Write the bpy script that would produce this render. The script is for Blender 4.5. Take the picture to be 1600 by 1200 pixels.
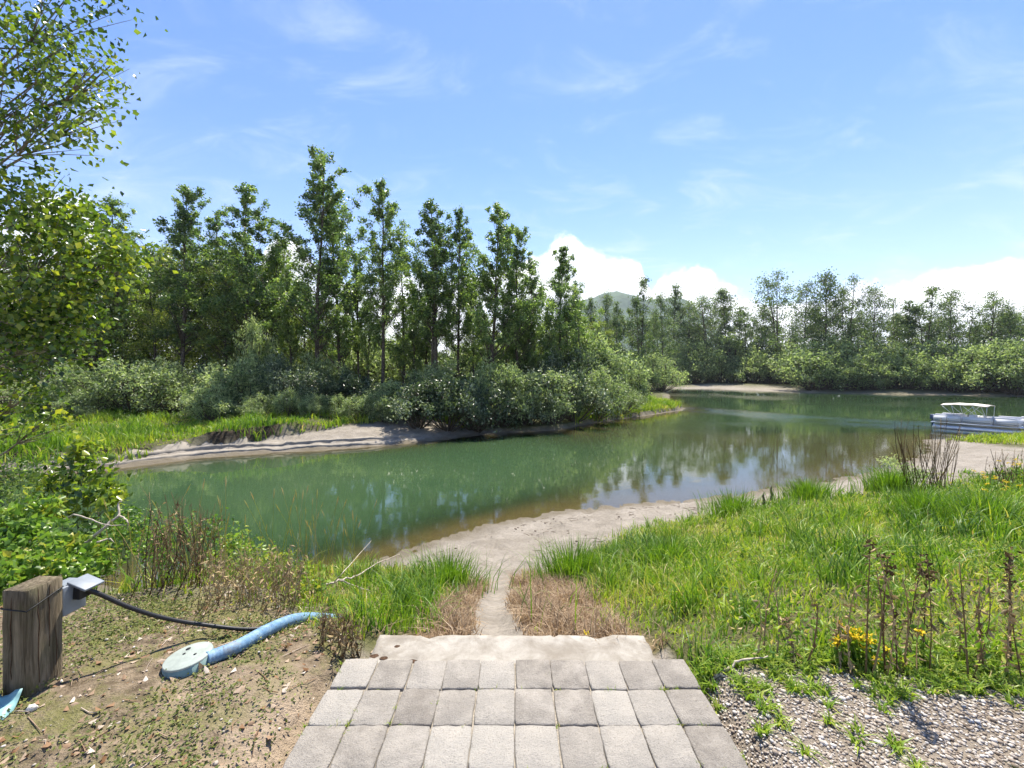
import bpy, math, random
import numpy as np
from mathutils import Vector

# ------------------------------------------------------------------ clean
for o in list(bpy.data.objects):
    bpy.data.objects.remove(o, do_unlink=True)
scene = bpy.context.scene
COL = scene.collection
R = math.radians

# ------------------------------------------------------------------ camera
EYE = 5.0            # eye height above the water, metres
FPX = 660.0          # focal length in pixels of the 1600 px wide photograph
HOR = 583.0          # row of the horizon
cam_data = bpy.data.cameras.new("camera")
cam = bpy.data.objects.new("camera", cam_data)
COL.objects.link(cam)
cam.location = (0, 0, EYE)
cam.rotation_euler = (R(90), 0, 0)
cam_data.sensor_width = 36.0
cam_data.lens = 36.0 * FPX / 1600.0
cam_data.shift_y = -(600.0 - HOR) / 1600.0
cam_data.clip_start = 0.05
cam_data.clip_end = 12000
scene.camera = cam

# ------------------------------------------------------------------ sun and sky
SUN_AZ, SUN_EL = R(14), R(62)     # azimuth clockwise from +Y (straight ahead)
sdir = Vector((math.sin(SUN_AZ) * math.cos(SUN_EL), math.cos(SUN_AZ) * math.cos(SUN_EL), math.sin(SUN_EL)))
sl = bpy.data.lights.new("sun", 'SUN')
sl.energy = 5.0
sl.angle = R(0.53)
sl.color = (1.0, 0.94, 0.83)
so = bpy.data.objects.new("sun", sl)
so.rotation_euler = sdir.to_track_quat('Z', 'Y').to_euler()
so.location = (20, 60, 80)
COL.objects.link(so)

scene.view_settings.view_transform = 'Standard'
scene.view_settings.look = 'None'
scene.view_settings.gamma = 1.0
scene.view_settings.use_curve_mapping = False
scene.view_settings.exposure = 1.05
scene.cycles.max_bounces = 6
scene.cycles.diffuse_bounces = 4
scene.cycles.glossy_bounces = 3
scene.cycles.transmission_bounces = 4
scene.cycles.transparent_max_bounces = 6
scene.cycles.volume_bounces = 0
scene.cycles.caustics_reflective = False
scene.cycles.caustics_refractive = False
scene.cycles.use_denoising = True
scene.cycles.use_adaptive_sampling = True
scene.cycles.adaptive_threshold = 0.025


class NT:
    """small helper round a node tree"""
    def __init__(self, tree):
        self.t = tree

    def n(self, kind, **kw):
        nd = self.t.nodes.new(kind)
        for k, v in kw.items():
            setattr(nd, k, v)
        return nd

    def put(self, sock, v):
        if isinstance(v, bpy.types.NodeSocket):
            self.t.links.new(v, sock)
        elif v is not None:
            sock.default_value = v

    def math(self, op, a, b=None, c=None, clamp=False):
        nd = self.n('ShaderNodeMath', operation=op, use_clamp=clamp)
        for i, v in enumerate((a, b, c)):
            if v is not None:
                self.put(nd.inputs[i], v)
        return nd.outputs[0]

    def mix(self, fac, a, b, blend='MIX'):
        nd = self.n('ShaderNodeMix', data_type='RGBA', blend_type=blend)
        self.put(nd.inputs[0], fac)
        self.put(nd.inputs[6], a if not isinstance(a, tuple) else (*a[:3], 1))
        self.put(nd.inputs[7], b if not isinstance(b, tuple) else (*b[:3], 1))
        return nd.outputs[2]

    def noise(self, vec, scale, detail=4, rough=0.55, dist=0.0):
        nd = self.n('ShaderNodeTexNoise')
        if vec is not None:
            self.put(nd.inputs['Vector'], vec)
        nd.inputs['Scale'].default_value = scale
        nd.inputs['Detail'].default_value = detail
        nd.inputs['Roughness'].default_value = rough
        nd.inputs['Distortion'].default_value = dist
        return nd.outputs[0]

    def smooth(self, v, a, b, lo=0.0, hi=1.0):
        nd = self.n('ShaderNodeMapRange', interpolation_type='SMOOTHSTEP')
        self.put(nd.inputs[0], v)
        for i, k in enumerate((a, b, lo, hi)):
            self.put(nd.inputs[i + 1], k)
        return nd.outputs[0]

    def attr(self, name):
        return self.n('ShaderNodeAttribute', attribute_name=name).outputs['Fac']

    def ramp(self, fac, stops):
        nd = self.n('ShaderNodeValToRGB')
        self.put(nd.inputs[0], fac)
        e = nd.color_ramp.elements
        while len(e) < len(stops):
            e.new(0.5)
        for i, (p, c) in enumerate(stops):
            e[i].position = p
            e[i].color = (*c, 1)
        return nd.outputs[0]


world = bpy.data.worlds.new("World")
scene.world = world
world.use_nodes = True
w = NT(world.node_tree)
world.node_tree.nodes.clear()
wo = w.n('ShaderNodeOutputWorld')
bg = w.n('ShaderNodeBackground')
bg.inputs[1].default_value = 0.108
w.t.links.new(bg.outputs[0], wo.inputs[0])
sky = w.n('ShaderNodeTexSky', sky_type='NISHITA')
sky.sun_disc = False
sky.sun_elevation = SUN_EL
sky.sun_rotation = SUN_AZ
sky.air_density = 1.0
sky.dust_density = 0.05
sky.ozone_density = 2.5
sky.altitude = 50
hs = w.n('ShaderNodeHueSaturation')
hs.inputs['Saturation'].default_value = 1.2
w.put(hs.inputs['Color'], w.mix(1.0, sky.outputs[0], (1.07, 0.97, 1.03), 'MULTIPLY'))
tc = w.n('ShaderNodeTexCoord')
sep = w.n('ShaderNodeSeparateXYZ')
w.t.links.new(tc.outputs['Generated'], sep.inputs[0])
az = w.math('ARCTAN2', sep.outputs[0], sep.outputs[1])
el = w.math('ARCSINE', sep.outputs[2])
# heap clouds standing low all round the horizon; their upper edge by azimuth
TOPS = [(0, 345), (120, 300), (150, 312), (190, 390), (300, 420), (400, 410), (455, 372), (490, 400), (560, 440), (640, 425),
        (680, 430), (760, 425), (815, 402), (850, 392), (876, 366), (905, 372), (925, 394), (962, 398), (1000, 408), (1014, 446),
        (1030, 424), (1062, 414), (1108, 416), (1135, 440), (1200, 466), (1300, 452), (1335, 432), (1420, 437), (1480, 418),
        (1550, 414), (1600, 396)]
pts = []
for px, py in TOPS:
    a = math.atan((px - 800) / FPX)
    e = math.atan((HOR - py) / math.hypot(FPX, px - 800))
    pts.append((a, e))
rr = random.Random(5)
a = pts[0][0] - 0.12
while a > -3.1:
    pts.append((a, rr.uniform(0.10, 0.27))); a -= rr.uniform(0.1, 0.3)
a = pts[30][0] + 0.12
while a < 3.1:
    pts.append((a, rr.uniform(0.10, 0.27))); a += rr.uniform(0.1, 0.3)
pts.sort()
fc = w.n('ShaderNodeFloatCurve')
cv = fc.mapping.curves[0]
cv.points[0].location = (0, 0.2 / 0.5)
cv.points[1].location = (1, 0.2 / 0.5)
for a, e in pts:
    cv.points.new((a + math.pi) / (2 * math.pi), e / 0.5)
fc.mapping.update()
azn = w.math('DIVIDE', w.math('ADD', az, math.pi), 2 * math.pi)
w.put(fc.inputs['Value'], azn)
ctop = w.math('MULTIPLY', fc.outputs[0], 0.5)
cmb = w.n('ShaderNodeCombineXYZ')
w.put(cmb.inputs[0], az)
w.put(cmb.inputs[1], el)
nz = w.noise(cmb.outputs[0], 17.0, 6, 0.58, 0.25)
edge = w.math('SUBTRACT', w.math('ADD', ctop, w.math('MULTIPLY', w.math('SUBTRACT', nz, 0.52), 0.085)), el)
cum = w.smooth(edge, -0.004, 0.016)
nz2 = w.noise(cmb.outputs[0], 6.0, 4, 0.55)
thick = w.smooth(nz2, 0.30, 0.55, 0.55, 1.0)
cum = w.math('MULTIPLY', cum, thick)
# thin high streaks
pl = w.n('ShaderNodeVectorMath', operation='DIVIDE')
zz = w.math('ADD', w.math('ABSOLUTE', sep.outputs[2]), 0.22)
cz = w.n('ShaderNodeCombineXYZ')
for i in range(3):
    w.put(cz.inputs[i], zz)
w.put(pl.inputs[0], tc.outputs['Generated'])
w.put(pl.inputs[1], cz.outputs[0])
mp = w.n('ShaderNodeMapping')
mp.inputs['Rotation'].default_value = (0, 0, R(32))
mp.inputs['Scale'].default_value = (1.5, 2.6, 1.0)
mp.inputs['Location'].default_value = (0.35, 0.1, 0.0)
w.put(mp.inputs[0], pl.outputs[0])
ci = w.noise(mp.outputs[0], 2.1, 7, 0.6, 0.7)
cir = w.smooth(ci, 0.46, 0.85, 0.0, 0.42)
veil = w.smooth(el, 0.0, 0.50, 0.22, 0.0)
cir = w.math('ADD', cir, veil, clamp=True)
c1 = w.mix(cir, hs.outputs[0], (4.9, 5.35, 6.3))
nz3 = w.noise(cmb.outputs[0], 11.0, 5, 0.6)
ccol = w.mix(w.smooth(nz3, 0.35, 0.65), (5.2, 5.4, 5.8), (8.4, 8.4, 8.3))
c2 = w.mix(cum, c1, ccol)
w.put(bg.inputs[0], c2)

# ------------------------------------------------------------------ helpers
rng = np.random.default_rng(11)


def link(o, parent=None):
    COL.objects.link(o)
    if parent is not None:
        o.parent = parent
    return o


def tag(o, label=None, cat=None, group=None, kind=None):
    if label: o["label"] = label
    if cat: o["category"] = cat
    if group: o["group"] = group
    if kind: o["kind"] = kind
    return o


def empty(name, loc, rz=0.0, sc=1.0):
    o = bpy.data.objects.new(name, None)
    o.location = loc
    o.rotation_euler = (0, 0, rz)
    o.scale = (sc, sc, sc)
    o.empty_display_size = 0.2
    return link(o)


_ord = ("first second third fourth fifth sixth seventh eighth ninth tenth eleventh twelfth thirteenth fourteenth fifteenth "
        "sixteenth seventeenth eighteenth nineteenth twentieth").split()


def ordinal(i):
    if i < 20:
        return _ord[i]
    t = ["twenty", "thirty", "forty"][(i + 1) // 10 - 2]
    u = (i + 1) % 10
    return {"twenty": "twentieth", "thirty": "thirtieth", "forty": "fortieth"}[t] if u == 0 else t + "-" + _ord[u - 1]


class MB:
    """mesh collector: vertices, faces of any size, one float 'tint' per vertex"""
    def __init__(self):
        self.v, self.f, self.t, self.n = [], [], [], 0

    def add(self, v, f, tint=0.5):
        v = np.asarray(v, dtype=np.float64).reshape(-1, 3)
        f = np.asarray(f, dtype=np.int64)
        self.v.append(v)
        self.f.append(f + self.n)
        self.t.append(np.broadcast_to(np.asarray(tint, dtype=np.float64), (len(v),)))
        self.n += len(v)
        return self

    def tube(self, path, rad, sides=6, tint=0.5, cap=True):
        p = np.asarray(path, float)
        n = len(p)
        rad = np.broadcast_to(np.asarray(rad, float), (n,))
        d = np.gradient(p, axis=0)
        d /= np.linalg.norm(d, axis=1)[:, None] + 1e-9
        ref = np.array([0.0, 0, 1]) if abs(d[:, 2]).mean() < 0.8 else np.array([1.0, 0, 0])
        u = np.cross(d, ref); u /= np.linalg.norm(u, axis=1)[:, None] + 1e-9
        q = np.cross(d, u)
        a = np.linspace(0, 2 * np.pi, sides, endpoint=False)
        ring = p[:, None] + rad[:, None, None] * (np.cos(a)[None, :, None] * u[:, None] + np.sin(a)[None, :, None] * q[:, None])
        v = ring.reshape(-1, 3)
        i = np.arange(n - 1)[:, None] * sides
        j = np.arange(sides)[None, :]
        k = (j + 1) % sides
        f = np.stack([i + j, i + k, i + sides + k, i + sides + j], -1).reshape(-1, 4)
        self.add(v, f, tint)
        if cap:
            b = self.n - len(v)
            self.f.append(np.array([list(range(b, b + sides))[::-1]]))
            self.f.append(np.array([list(range(b + (n - 1) * sides, b + n * sides))]))
        return self

    def box(self, c, s, rz=0.0, tint=0.5, taper=1.0):
        x, y, z = np.asarray(s, float) / 2
        v = np.array([(-x, -y, -z), (x, -y, -z), (x, y, -z), (-x, y, -z), (-x * taper, -y * taper, z), (x * taper, -y * taper, z),
                      (x * taper, y * taper, z), (-x * taper, y * taper, z)])
        cr, sr = math.cos(rz), math.sin(rz)
        v = v @ np.array([[cr, sr, 0], [-sr, cr, 0], [0, 0, 1]]) + np.asarray(c, float)
        return self.add(v, [(0, 3, 2, 1), (4, 5, 6, 7), (0, 1, 5, 4), (1, 2, 6, 5), (2, 3, 7, 6), (3, 0, 4, 7)], tint)

    def leaves(self, P, size, tint, rg, wid=0.62, droop=0.25, flat=0.0, fold=0.18):
        """folded diamond leaves; flat pulls the blades towards horizontal"""
        P = np.asarray(P, float)
        N = len(P)
        if N == 0:
            return self
        size = np.broadcast_to(np.asarray(size, float), (N,))[:, None]
        a = rg.normal(size=(N, 3)); a[:, 2] -= droop * 2
        a[:, 2] *= (1 - flat)
        a /= np.linalg.norm(a, axis=1)[:, None]
        h = rg.normal(size=(N, 3)); h[:, 2] += flat * 4
        b = np.cross(a, h); b /= np.linalg.norm(b, axis=1)[:, None] + 1e-9
        nn = np.cross(a, b)
        v = np.stack([P, P + a * size * 0.42 + b * size * wid / 2 + nn * size * fold, P + a * size,
                      P + a * size * 0.42 - b * size * wid / 2 + nn * size * fold], 1).reshape(-1, 3)
        f = np.arange(N * 4).reshape(-1, 4)
        # split along the midrib so that the fold is a real crease
        f = np.concatenate([f[:, [0, 1, 2]], f[:, [0, 2, 3]]])
        return self.add(v, f, np.repeat(np.broadcast_to(tint, (N,)), 4))

    def blades(self, root, hgt, wid, az, lean, tint, rg, seg=3):
        root = np.asarray(root, float)
        N = len(root)
        if N == 0:
            return self
        d = np.stack([np.cos(az), np.sin(az), np.zeros(N)], 1)
        fa = az + np.pi / 2 + rg.normal(0, 0.7, N)
        s = np.stack([np.cos(fa), np.sin(fa), np.zeros(N)], 1)
        ts = np.linspace(0, 1, seg + 1)
        rows = []
        for t in ts:
            c = root + np.array([0, 0, 1.0]) * (hgt * t * (1 - 0.45 * lean * t * t))[:, None] + d * (hgt * lean * t ** 1.9)[:, None]
            wd = (wid * (1 - t ** 1.6) * 0.5)[:, None]
            if t < 1:
                rows += [c - s * wd, c + s * wd]
            else:
                rows += [c]
        k = len(rows)
        v = np.stack(rows, 1).reshape(-1, 3)
        base = np.arange(N)[:, None] * k
        for q in range(seg - 1):
            self_f = np.array([2 * q, 2 * q + 1, 2 * q + 3, 2 * q + 2])
            self.f.append(base + self_f + self.n)
        self.f.append(base + np.array([k - 3, k - 2, k - 1]) + self.n)
        self.v.append(v)
        self.t.append(np.repeat(tint, k))
        self.n += len(v)
        return self

    def mesh(self, name, mat, smooth=False):
        me = bpy.data.meshes.new(name)
        v = np.concatenate(self.v) if self.v else np.zeros((0, 3))
        me.vertices.add(len(v))
        me.vertices.foreach_set('co', v.astype(np.float32).ravel())
        lt = np.concatenate([np.full(len(f), f.shape[1]) for f in self.f])
        li = np.concatenate([f.ravel() for f in self.f])
        ls = np.concatenate([[0], np.cumsum(lt)[:-1]])
        me.loops.add(len(li))
        me.loops.foreach_set('vertex_index', li.astype(np.int32))
        me.polygons.add(len(lt))
        me.polygons.foreach_set('loop_start', ls.astype(np.int32))
        me.polygons.foreach_set('loop_total', lt.astype(np.int32))
        if smooth:
            me.polygons.foreach_set('use_smooth', np.ones(len(lt), dtype=bool))
        at = me.attributes.new('tint', 'FLOAT', 'POINT')
        at.data.foreach_set('value', np.concatenate(self.t).astype(np.float32))
        me.update(calc_edges=True)
        if mat is not None:
            me.materials.append(mat)
        return me

    def build(self, name, mat, parent=None, smooth=False):
        return link(bpy.data.objects.new(name, self.mesh(name, mat, smooth)), parent)


def bevel(o, width, seg=2):
    m = o.modifiers.new('bevel', 'BEVEL')
    m.width = width
    m.segments = seg
    m.limit_method = 'ANGLE'
    return o


def at(px, py, d):
    """the point that lies d metres ahead and shows at that pixel of the photograph"""
    return np.array([(px - 800) / FPX * d, d, EYE - (py - HOR) / FPX * d])


def hash2(ix, iy, seed):
    h = (ix.astype(np.int64) * 374761393 + iy.astype(np.int64) * 668265263 + seed * 974711) & 0xFFFFFFFF
    h = ((h ^ (h >> 13)) * 1274126177) & 0xFFFFFFFF
    return ((h ^ (h >> 16)) & 0xFFFF) / 65535.0


def vnoise(x, y, seed=0):
    x = np.asarray(x, float); y = np.asarray(y, float)
    ix, iy = np.floor(x), np.floor(y)
    fx, fy = x - ix, y - iy
    fx = fx * fx * (3 - 2 * fx); fy = fy * fy * (3 - 2 * fy)
    a = hash2(ix, iy, seed); b = hash2(ix + 1, iy, seed); c = hash2(ix, iy + 1, seed); d = hash2(ix + 1, iy + 1, seed)
    return (a * (1 - fx) + b * fx) * (1 - fy) + (c * (1 - fx) + d * fx) * fy


def fbm(x, y, seed=0, oct=4):
    s, am, t = 0.0, 0.5, 0.0
    for i in range(oct):
        s = s + am * vnoise(x * 2 ** i + 17.3 * i, y * 2 ** i - 9.1 * i, seed + i)
        t += am; am *= 0.5
    return s / t


def sstep(a, b, x):
    t = np.clip((x - a) / (b - a), 0, 1)
    return t * t * (3 - 2 * t)


# ------------------------------------------------------------------ materials
def mat(name):
    m = bpy.data.materials.new(name)
    m.use_nodes = True
    m.node_tree.nodes.clear()
    g = NT(m.node_tree)
    out = g.n('ShaderNodeOutputMaterial')
    return m, g, out


def principled(g, out, col, rough=0.7, spec=0.3, metal=0.0, bump=None, bdist=0.01, bstr=0.5):
    p = g.n('ShaderNodeBsdfPrincipled')
    g.put(p.inputs['Base Color'], (*col, 1) if isinstance(col, tuple) else col)
    g.put(p.inputs['Roughness'], rough)
    p.inputs['Specular IOR Level'].default_value = spec
    p.inputs['Metallic'].default_value = metal
    if bump is not None:
        b = g.n('ShaderNodeBump')
        b.inputs['Strength'].default_value = bstr
        b.inputs['Distance'].default_value = bdist
        g.put(b.inputs['Height'], bump)
        g.t.links.new(b.outputs[0], p.inputs['Normal'])
    if out is not None:
        g.t.links.new(p.outputs[0], out.inputs[0])
    return p


def foliage(name, stops, transl=0.4, rough=0.5, spec=0.25, tcol=(1.0, 1.12, 0.55), var=0.0, gain=1.0):
    m, g, out = mat(name)
    stops = [(q, tuple(min(0.8, v * gain) for v in c_)) for q, c_ in stops]
    t = g.attr('tint')
    if var:
        oi = g.n('ShaderNodeObjectInfo')
        t = g.math('ADD', t, g.math('MULTIPLY', g.math('SUBTRACT', oi.outputs['Random'], 0.5), var))
    c = g.ramp(t, stops)
    p = principled(g, None, c, rough, spec)
    tr = g.n('ShaderNodeBsdfTranslucent')
    g.put(tr.inputs[0], g.mix(1.0, c, tcol, 'MULTIPLY'))
    mx = g.n('ShaderNodeMixShader')
    mx.inputs[0].default_value = transl
    g.t.links.new(p.outputs[0], mx.inputs[1])
    g.t.links.new(tr.outputs[0], mx.inputs[2])
    g.t.links.new(mx.outputs[0], out.inputs[0])
    return m


def plain(name, col, rough=0.6, spec=0.3, metal=0.0, nscale=0, namp=0.25, bstr=0.0):
    m, g, out = mat(name)
    c = col
    nb = None
    if nscale:
        tcn = g.n('ShaderNodeTexCoord').outputs['Object']
        nb = g.noise(tcn, nscale, 5, 0.6)
        c = g.mix(g.smooth(nb, 0.3, 0.7), tuple(x * (1 - namp) for x in col), tuple(min(1, x * (1 + namp)) for x in col))
    principled(g, out, c, rough, spec, metal, nb if bstr else None, 0.005, bstr)
    return m


M = {}
M['poplar'] = foliage('poplar_leaf', [(0.0, (0.030, 0.055, 0.020)), (0.5, (0.125, 0.185, 0.058)), (1.0, (0.28, 0.33, 0.10))], 0.50, 0.34, 0.6, var=0.2, gain=1.55)
M['broad'] = foliage('broad_leaf', [(0.0, (0.045, 0.075, 0.020)), (0.5, (0.165, 0.215, 0.052)), (1.0, (0.34, 0.36, 0.085))], 0.52, 0.4, 0.45, var=0.25, gain=1.15)
M['cotton'] = foliage('cottonwood_leaf', [(0.0, (0.05, 0.08, 0.035)), (0.5, (0.135, 0.19, 0.078)), (1.0, (0.27, 0.32, 0.13))], 0.48, 0.4, 0.5, var=0.25, gain=1.05)
M['willow'] = foliage('willow_leaf', [(0.0, (0.07, 0.10, 0.042)), (0.5, (0.24, 0.305, 0.145)), (1.0, (0.50, 0.54, 0.30))], 0.46, 0.42, 0.5, var=0.22, gain=1.15)
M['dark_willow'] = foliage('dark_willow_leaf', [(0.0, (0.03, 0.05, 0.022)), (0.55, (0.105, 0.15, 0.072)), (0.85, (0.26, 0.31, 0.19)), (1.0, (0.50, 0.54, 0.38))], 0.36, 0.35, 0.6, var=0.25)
M['willow_far'] = foliage('far_willow_leaf', [(0.0, (0.10, 0.135, 0.055)), (0.5, (0.255, 0.32, 0.15)), (1.0, (0.48, 0.52, 0.28))], 0.48, 0.45, 0.45, var=0.25, gain=1.2)
M['near_leaf'] = foliage('near_leaf', [(0.0, (0.025, 0.055, 0.014)), (0.4, (0.11, 0.19, 0.035)), (0.75, (0.25, 0.33, 0.045)), (1.0, (0.45, 0.46, 0.07))], 0.45, 0.26, 0.6, tcol=(1.15, 1.2, 0.4))
M['bramble'] = foliage('bramble_leaf', [(0.0, (0.06, 0.13, 0.028)), (0.5, (0.17, 0.29, 0.05)), (0.85, (0.30, 0.40, 0.07)), (1.0, (0.45, 0.42, 0.07))], 0.45, 0.38, 0.45)
GR = [(0.0, (0.055, 0.13, 0.018)), (0.3, (0.14, 0.26, 0.028)), (0.55, (0.27, 0.38, 0.04)), (0.78, (0.42, 0.45, 0.075)), (0.9, (0.54, 0.46, 0.17)), (1.0, (0.62, 0.48, 0.26))]
M['grass'] = foliage('grass_blade', GR, 0.42, 0.45, 0.35, tcol=(1.08, 1.15, 0.45))
M['dry'] = foliage('dry_grass', [(0.0, (0.15, 0.10, 0.06)), (0.5, (0.38, 0.27, 0.165)), (1.0, (0.62, 0.49, 0.34))], 0.3, 0.7, 0.2, tcol=(1, 0.95, 0.8))
M['bark'] = plain('bark', (0.10, 0.082, 0.062), 0.9, 0.1, 0, 6, 0.4)
M['bark_pale'] = plain('pale_bark', (0.20, 0.175, 0.14), 0.9, 0.1, 0, 5, 0.4)
M['deadwood'] = plain('bleached_wood', (0.42, 0.36, 0.29), 0.85, 0.15, 0, 30, 0.3, 0.3)
M['stalk'] = foliage('dry_stalk', [(0.0, (0.04, 0.025, 0.014)), (0.5, (0.15, 0.10, 0.05)), (1.0, (0.40, 0.30, 0.16))], 0.1, 0.8, 0.15, tcol=(1, 0.9, 0.7))
M['litter'] = foliage('leaf_litter', [(0.0, (0.16, 0.08, 0.035)), (0.4, (0.28, 0.17, 0.095)), (0.75, (0.42, 0.32, 0.23)), (1.0, (0.60, 0.52, 0.44))], 0.2, 0.75, 0.2, tcol=(1, 0.85, 0.6))
M['petal'] = foliage('yellow_petal', [(0.0, (0.66, 0.42, 0.012)), (1.0, (0.85, 0.66, 0.03))], 0.3, 0.6, 0.2, tcol=(1, 0.95, 0.5))
M['moss'] = foliage('ground_weed', [(0.0, (0.07, 0.10, 0.025)), (0.5, (0.15, 0.18, 0.045)), (1.0, (0.30, 0.30, 0.09))], 0.35)

# ------------------------------------------------------------------ terrain
NEAR = np.array([(-60, 19), (-40, 17), (-24, 13.5), (-15, 11), (-9, 9.8), (-6, 9.9), (-4, 10.9), (-3.5, 11.5), (-2.3, 12.6), (-0.9, 13.9),
                 (1.4, 15.2), (3.6, 15.9), (9.3, 17.5), (15, 19.8), (20.7, 22.8), (26, 26.5), (28.6, 29.2), (31, 31.8), (36, 33.0),
                 (42, 33.5), (60, 42), (110, 58), (400, 95)], float)
LEFT = np.array([(-60, 22), (-35, 20), (-24, 20.6), (-21, 21.6), (-19.7, 23.2), (-18.3, 24.8), (-15.5, 26.2), (-12.4, 27.2), (-8.9, 28.8), (-6, 31),
                 (-2.5, 34), (4.2, 37), (8.4, 42.3), (12.7, 46.5), (18, 51.8), (22.5, 56.2), (24.6, 60), (25.5, 66), (28, 76), (36, 98), (45, 125), (51, 138)], float)
FAR = np.array([(51, 138), (65, 122), (74, 107), (100, 95), (106, 88), (130, 89), (400, 125)], float)
POLY = np.concatenate([NEAR, FAR[::-1], LEFT[::-1][1:]])


def seg_dist(x, y, line):
    best = np.full(x.shape, 1e9)
    for (x0, y0), (x1, y1) in zip(line[:-1], line[1:]):
        dx, dy = x1 - x0, y1 - y0
        t = np.clip(((x - x0) * dx + (y - y0) * dy) / (dx * dx + dy * dy), 0, 1)
        best = np.minimum(best, (x - x0 - t * dx) ** 2 + (y - y0 - t * dy) ** 2)
    return np.sqrt(best)


def in_water(x, y):
    c = np.zeros(x.shape, bool)
    p = POLY
    for i in range(len(p)):
        x0, y0 = p[i]; x1, y1 = p[i - 1]
        if y0 == y1:
            continue
        c ^= ((y0 > y) != (y1 > y)) & (x < (x1 - x0) * (y - y0) / (y1 - y0) + x0)
    return c


def path_x(y):
    return -0.12 + 0.06 * np.sin(y * 0.9) - 0.02 * (y - 3)


_PX = [-40, -8, -5, -4, -3, -2, -1.25, -1.02, 1.02, 1.25, 3, 6, 12, 24, 36, 60]
_PY = [0, 2.6, 3.1, 4, 5, 6, 7, 8, 9, 10.5, 12, 14, 16, 20, 26, 34]
_left = [3.22, 3.22, 3.22, 3.15, 2.95, 2.6, 1.85, 1.1, .5, .2, .1, .1, .1, .1, .1, .1]
_PZ = np.array([_left, _left, _left, [3.23, 3.23, 3.22, 3.14, 2.92, 2.55, 1.85, 1.2, .6, .25, .1, .1, .1, .1, .1, .1],
                [3.23, 3.23, 3.20, 3.02, 2.70, 2.3, 1.85, 1.3, .8, .4, .15, .1, .1, .1, .1, .1],
                [3.23, 3.23, 3.15, 2.88, 2.45, 2.05, 1.65, 1.25, .9, .5, .2, .1, .1, .1, .1, .1],
                [3.22, 3.21, 3.08, 2.74, 2.33, 1.95, 1.55, 1.2, .93, .6, .38, .15, .1, .1, .1, .1],
                [3.17, 3.0, 2.98, 2.68, 2.27, 1.9, 1.5, 1.17, .92, .62, .4, .15, .1, .1, .1, .1],
                [3.17, 3.0, 2.98, 2.70, 2.31, 1.95, 1.57, 1.22, .93, .65, .45, .22, .1, .1, .1, .1],
                [3.23, 3.21, 3.08, 2.78, 2.40, 2.05, 1.67, 1.32, 1.0, .7, .48, .25, .1, .1, .1, .1],
                [3.23, 3.23, 3.17, 2.98, 2.65, 2.33, 2.03, 1.73, 1.43, 1.05, .7, .37, .15, .1, .1, .1],
                [3.23, 3.23, 3.20, 3.05, 2.78, 2.5, 2.22, 1.95, 1.67, 1.28, .93, .52, .2, .1, .1, .1],
                [3.23, 3.23, 3.22, 3.12, 2.92, 2.7, 2.47, 2.25, 2.02, 1.7, 1.36, .9, .5, .1, .1, .1],
                [3.23, 3.23, 3.22, 3.18, 3.02, 2.86, 2.7, 2.53, 2.36, 2.1, 1.84, 1.5, 1.2, .62, .2, .1],
                [3.23, 3.23, 3.22, 3.2, 3.1, 3.0, 2.9, 2.8, 2.7, 2.5, 2.3, 2.05, 1.8, 1.35, .65, .2],
                [3.23] * 8 + [3.1, 3.0, 2.8, 2.6, 2.4, 2.1, 1.5, .8]])


def bank(x, y):
    """height of the near bank before the beach cuts it off"""
    fx = np.interp(x, _PX, np.arange(len(_PX))); fy = np.interp(y, _PY, np.arange(len(_PY)))
    ix = np.clip(np.floor(fx).astype(int), 0, len(_PX) - 2); iy = np.clip(np.floor(fy).astype(int), 0, len(_PY) - 2)
    u, v = fx - ix, fy - iy
    return (_PZ[ix, iy] * (1 - u) + _PZ[ix + 1, iy] * u) * (1 - v) + (_PZ[ix, iy + 1] * (1 - u) + _PZ[ix + 1, iy + 1] * u) * v


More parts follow.
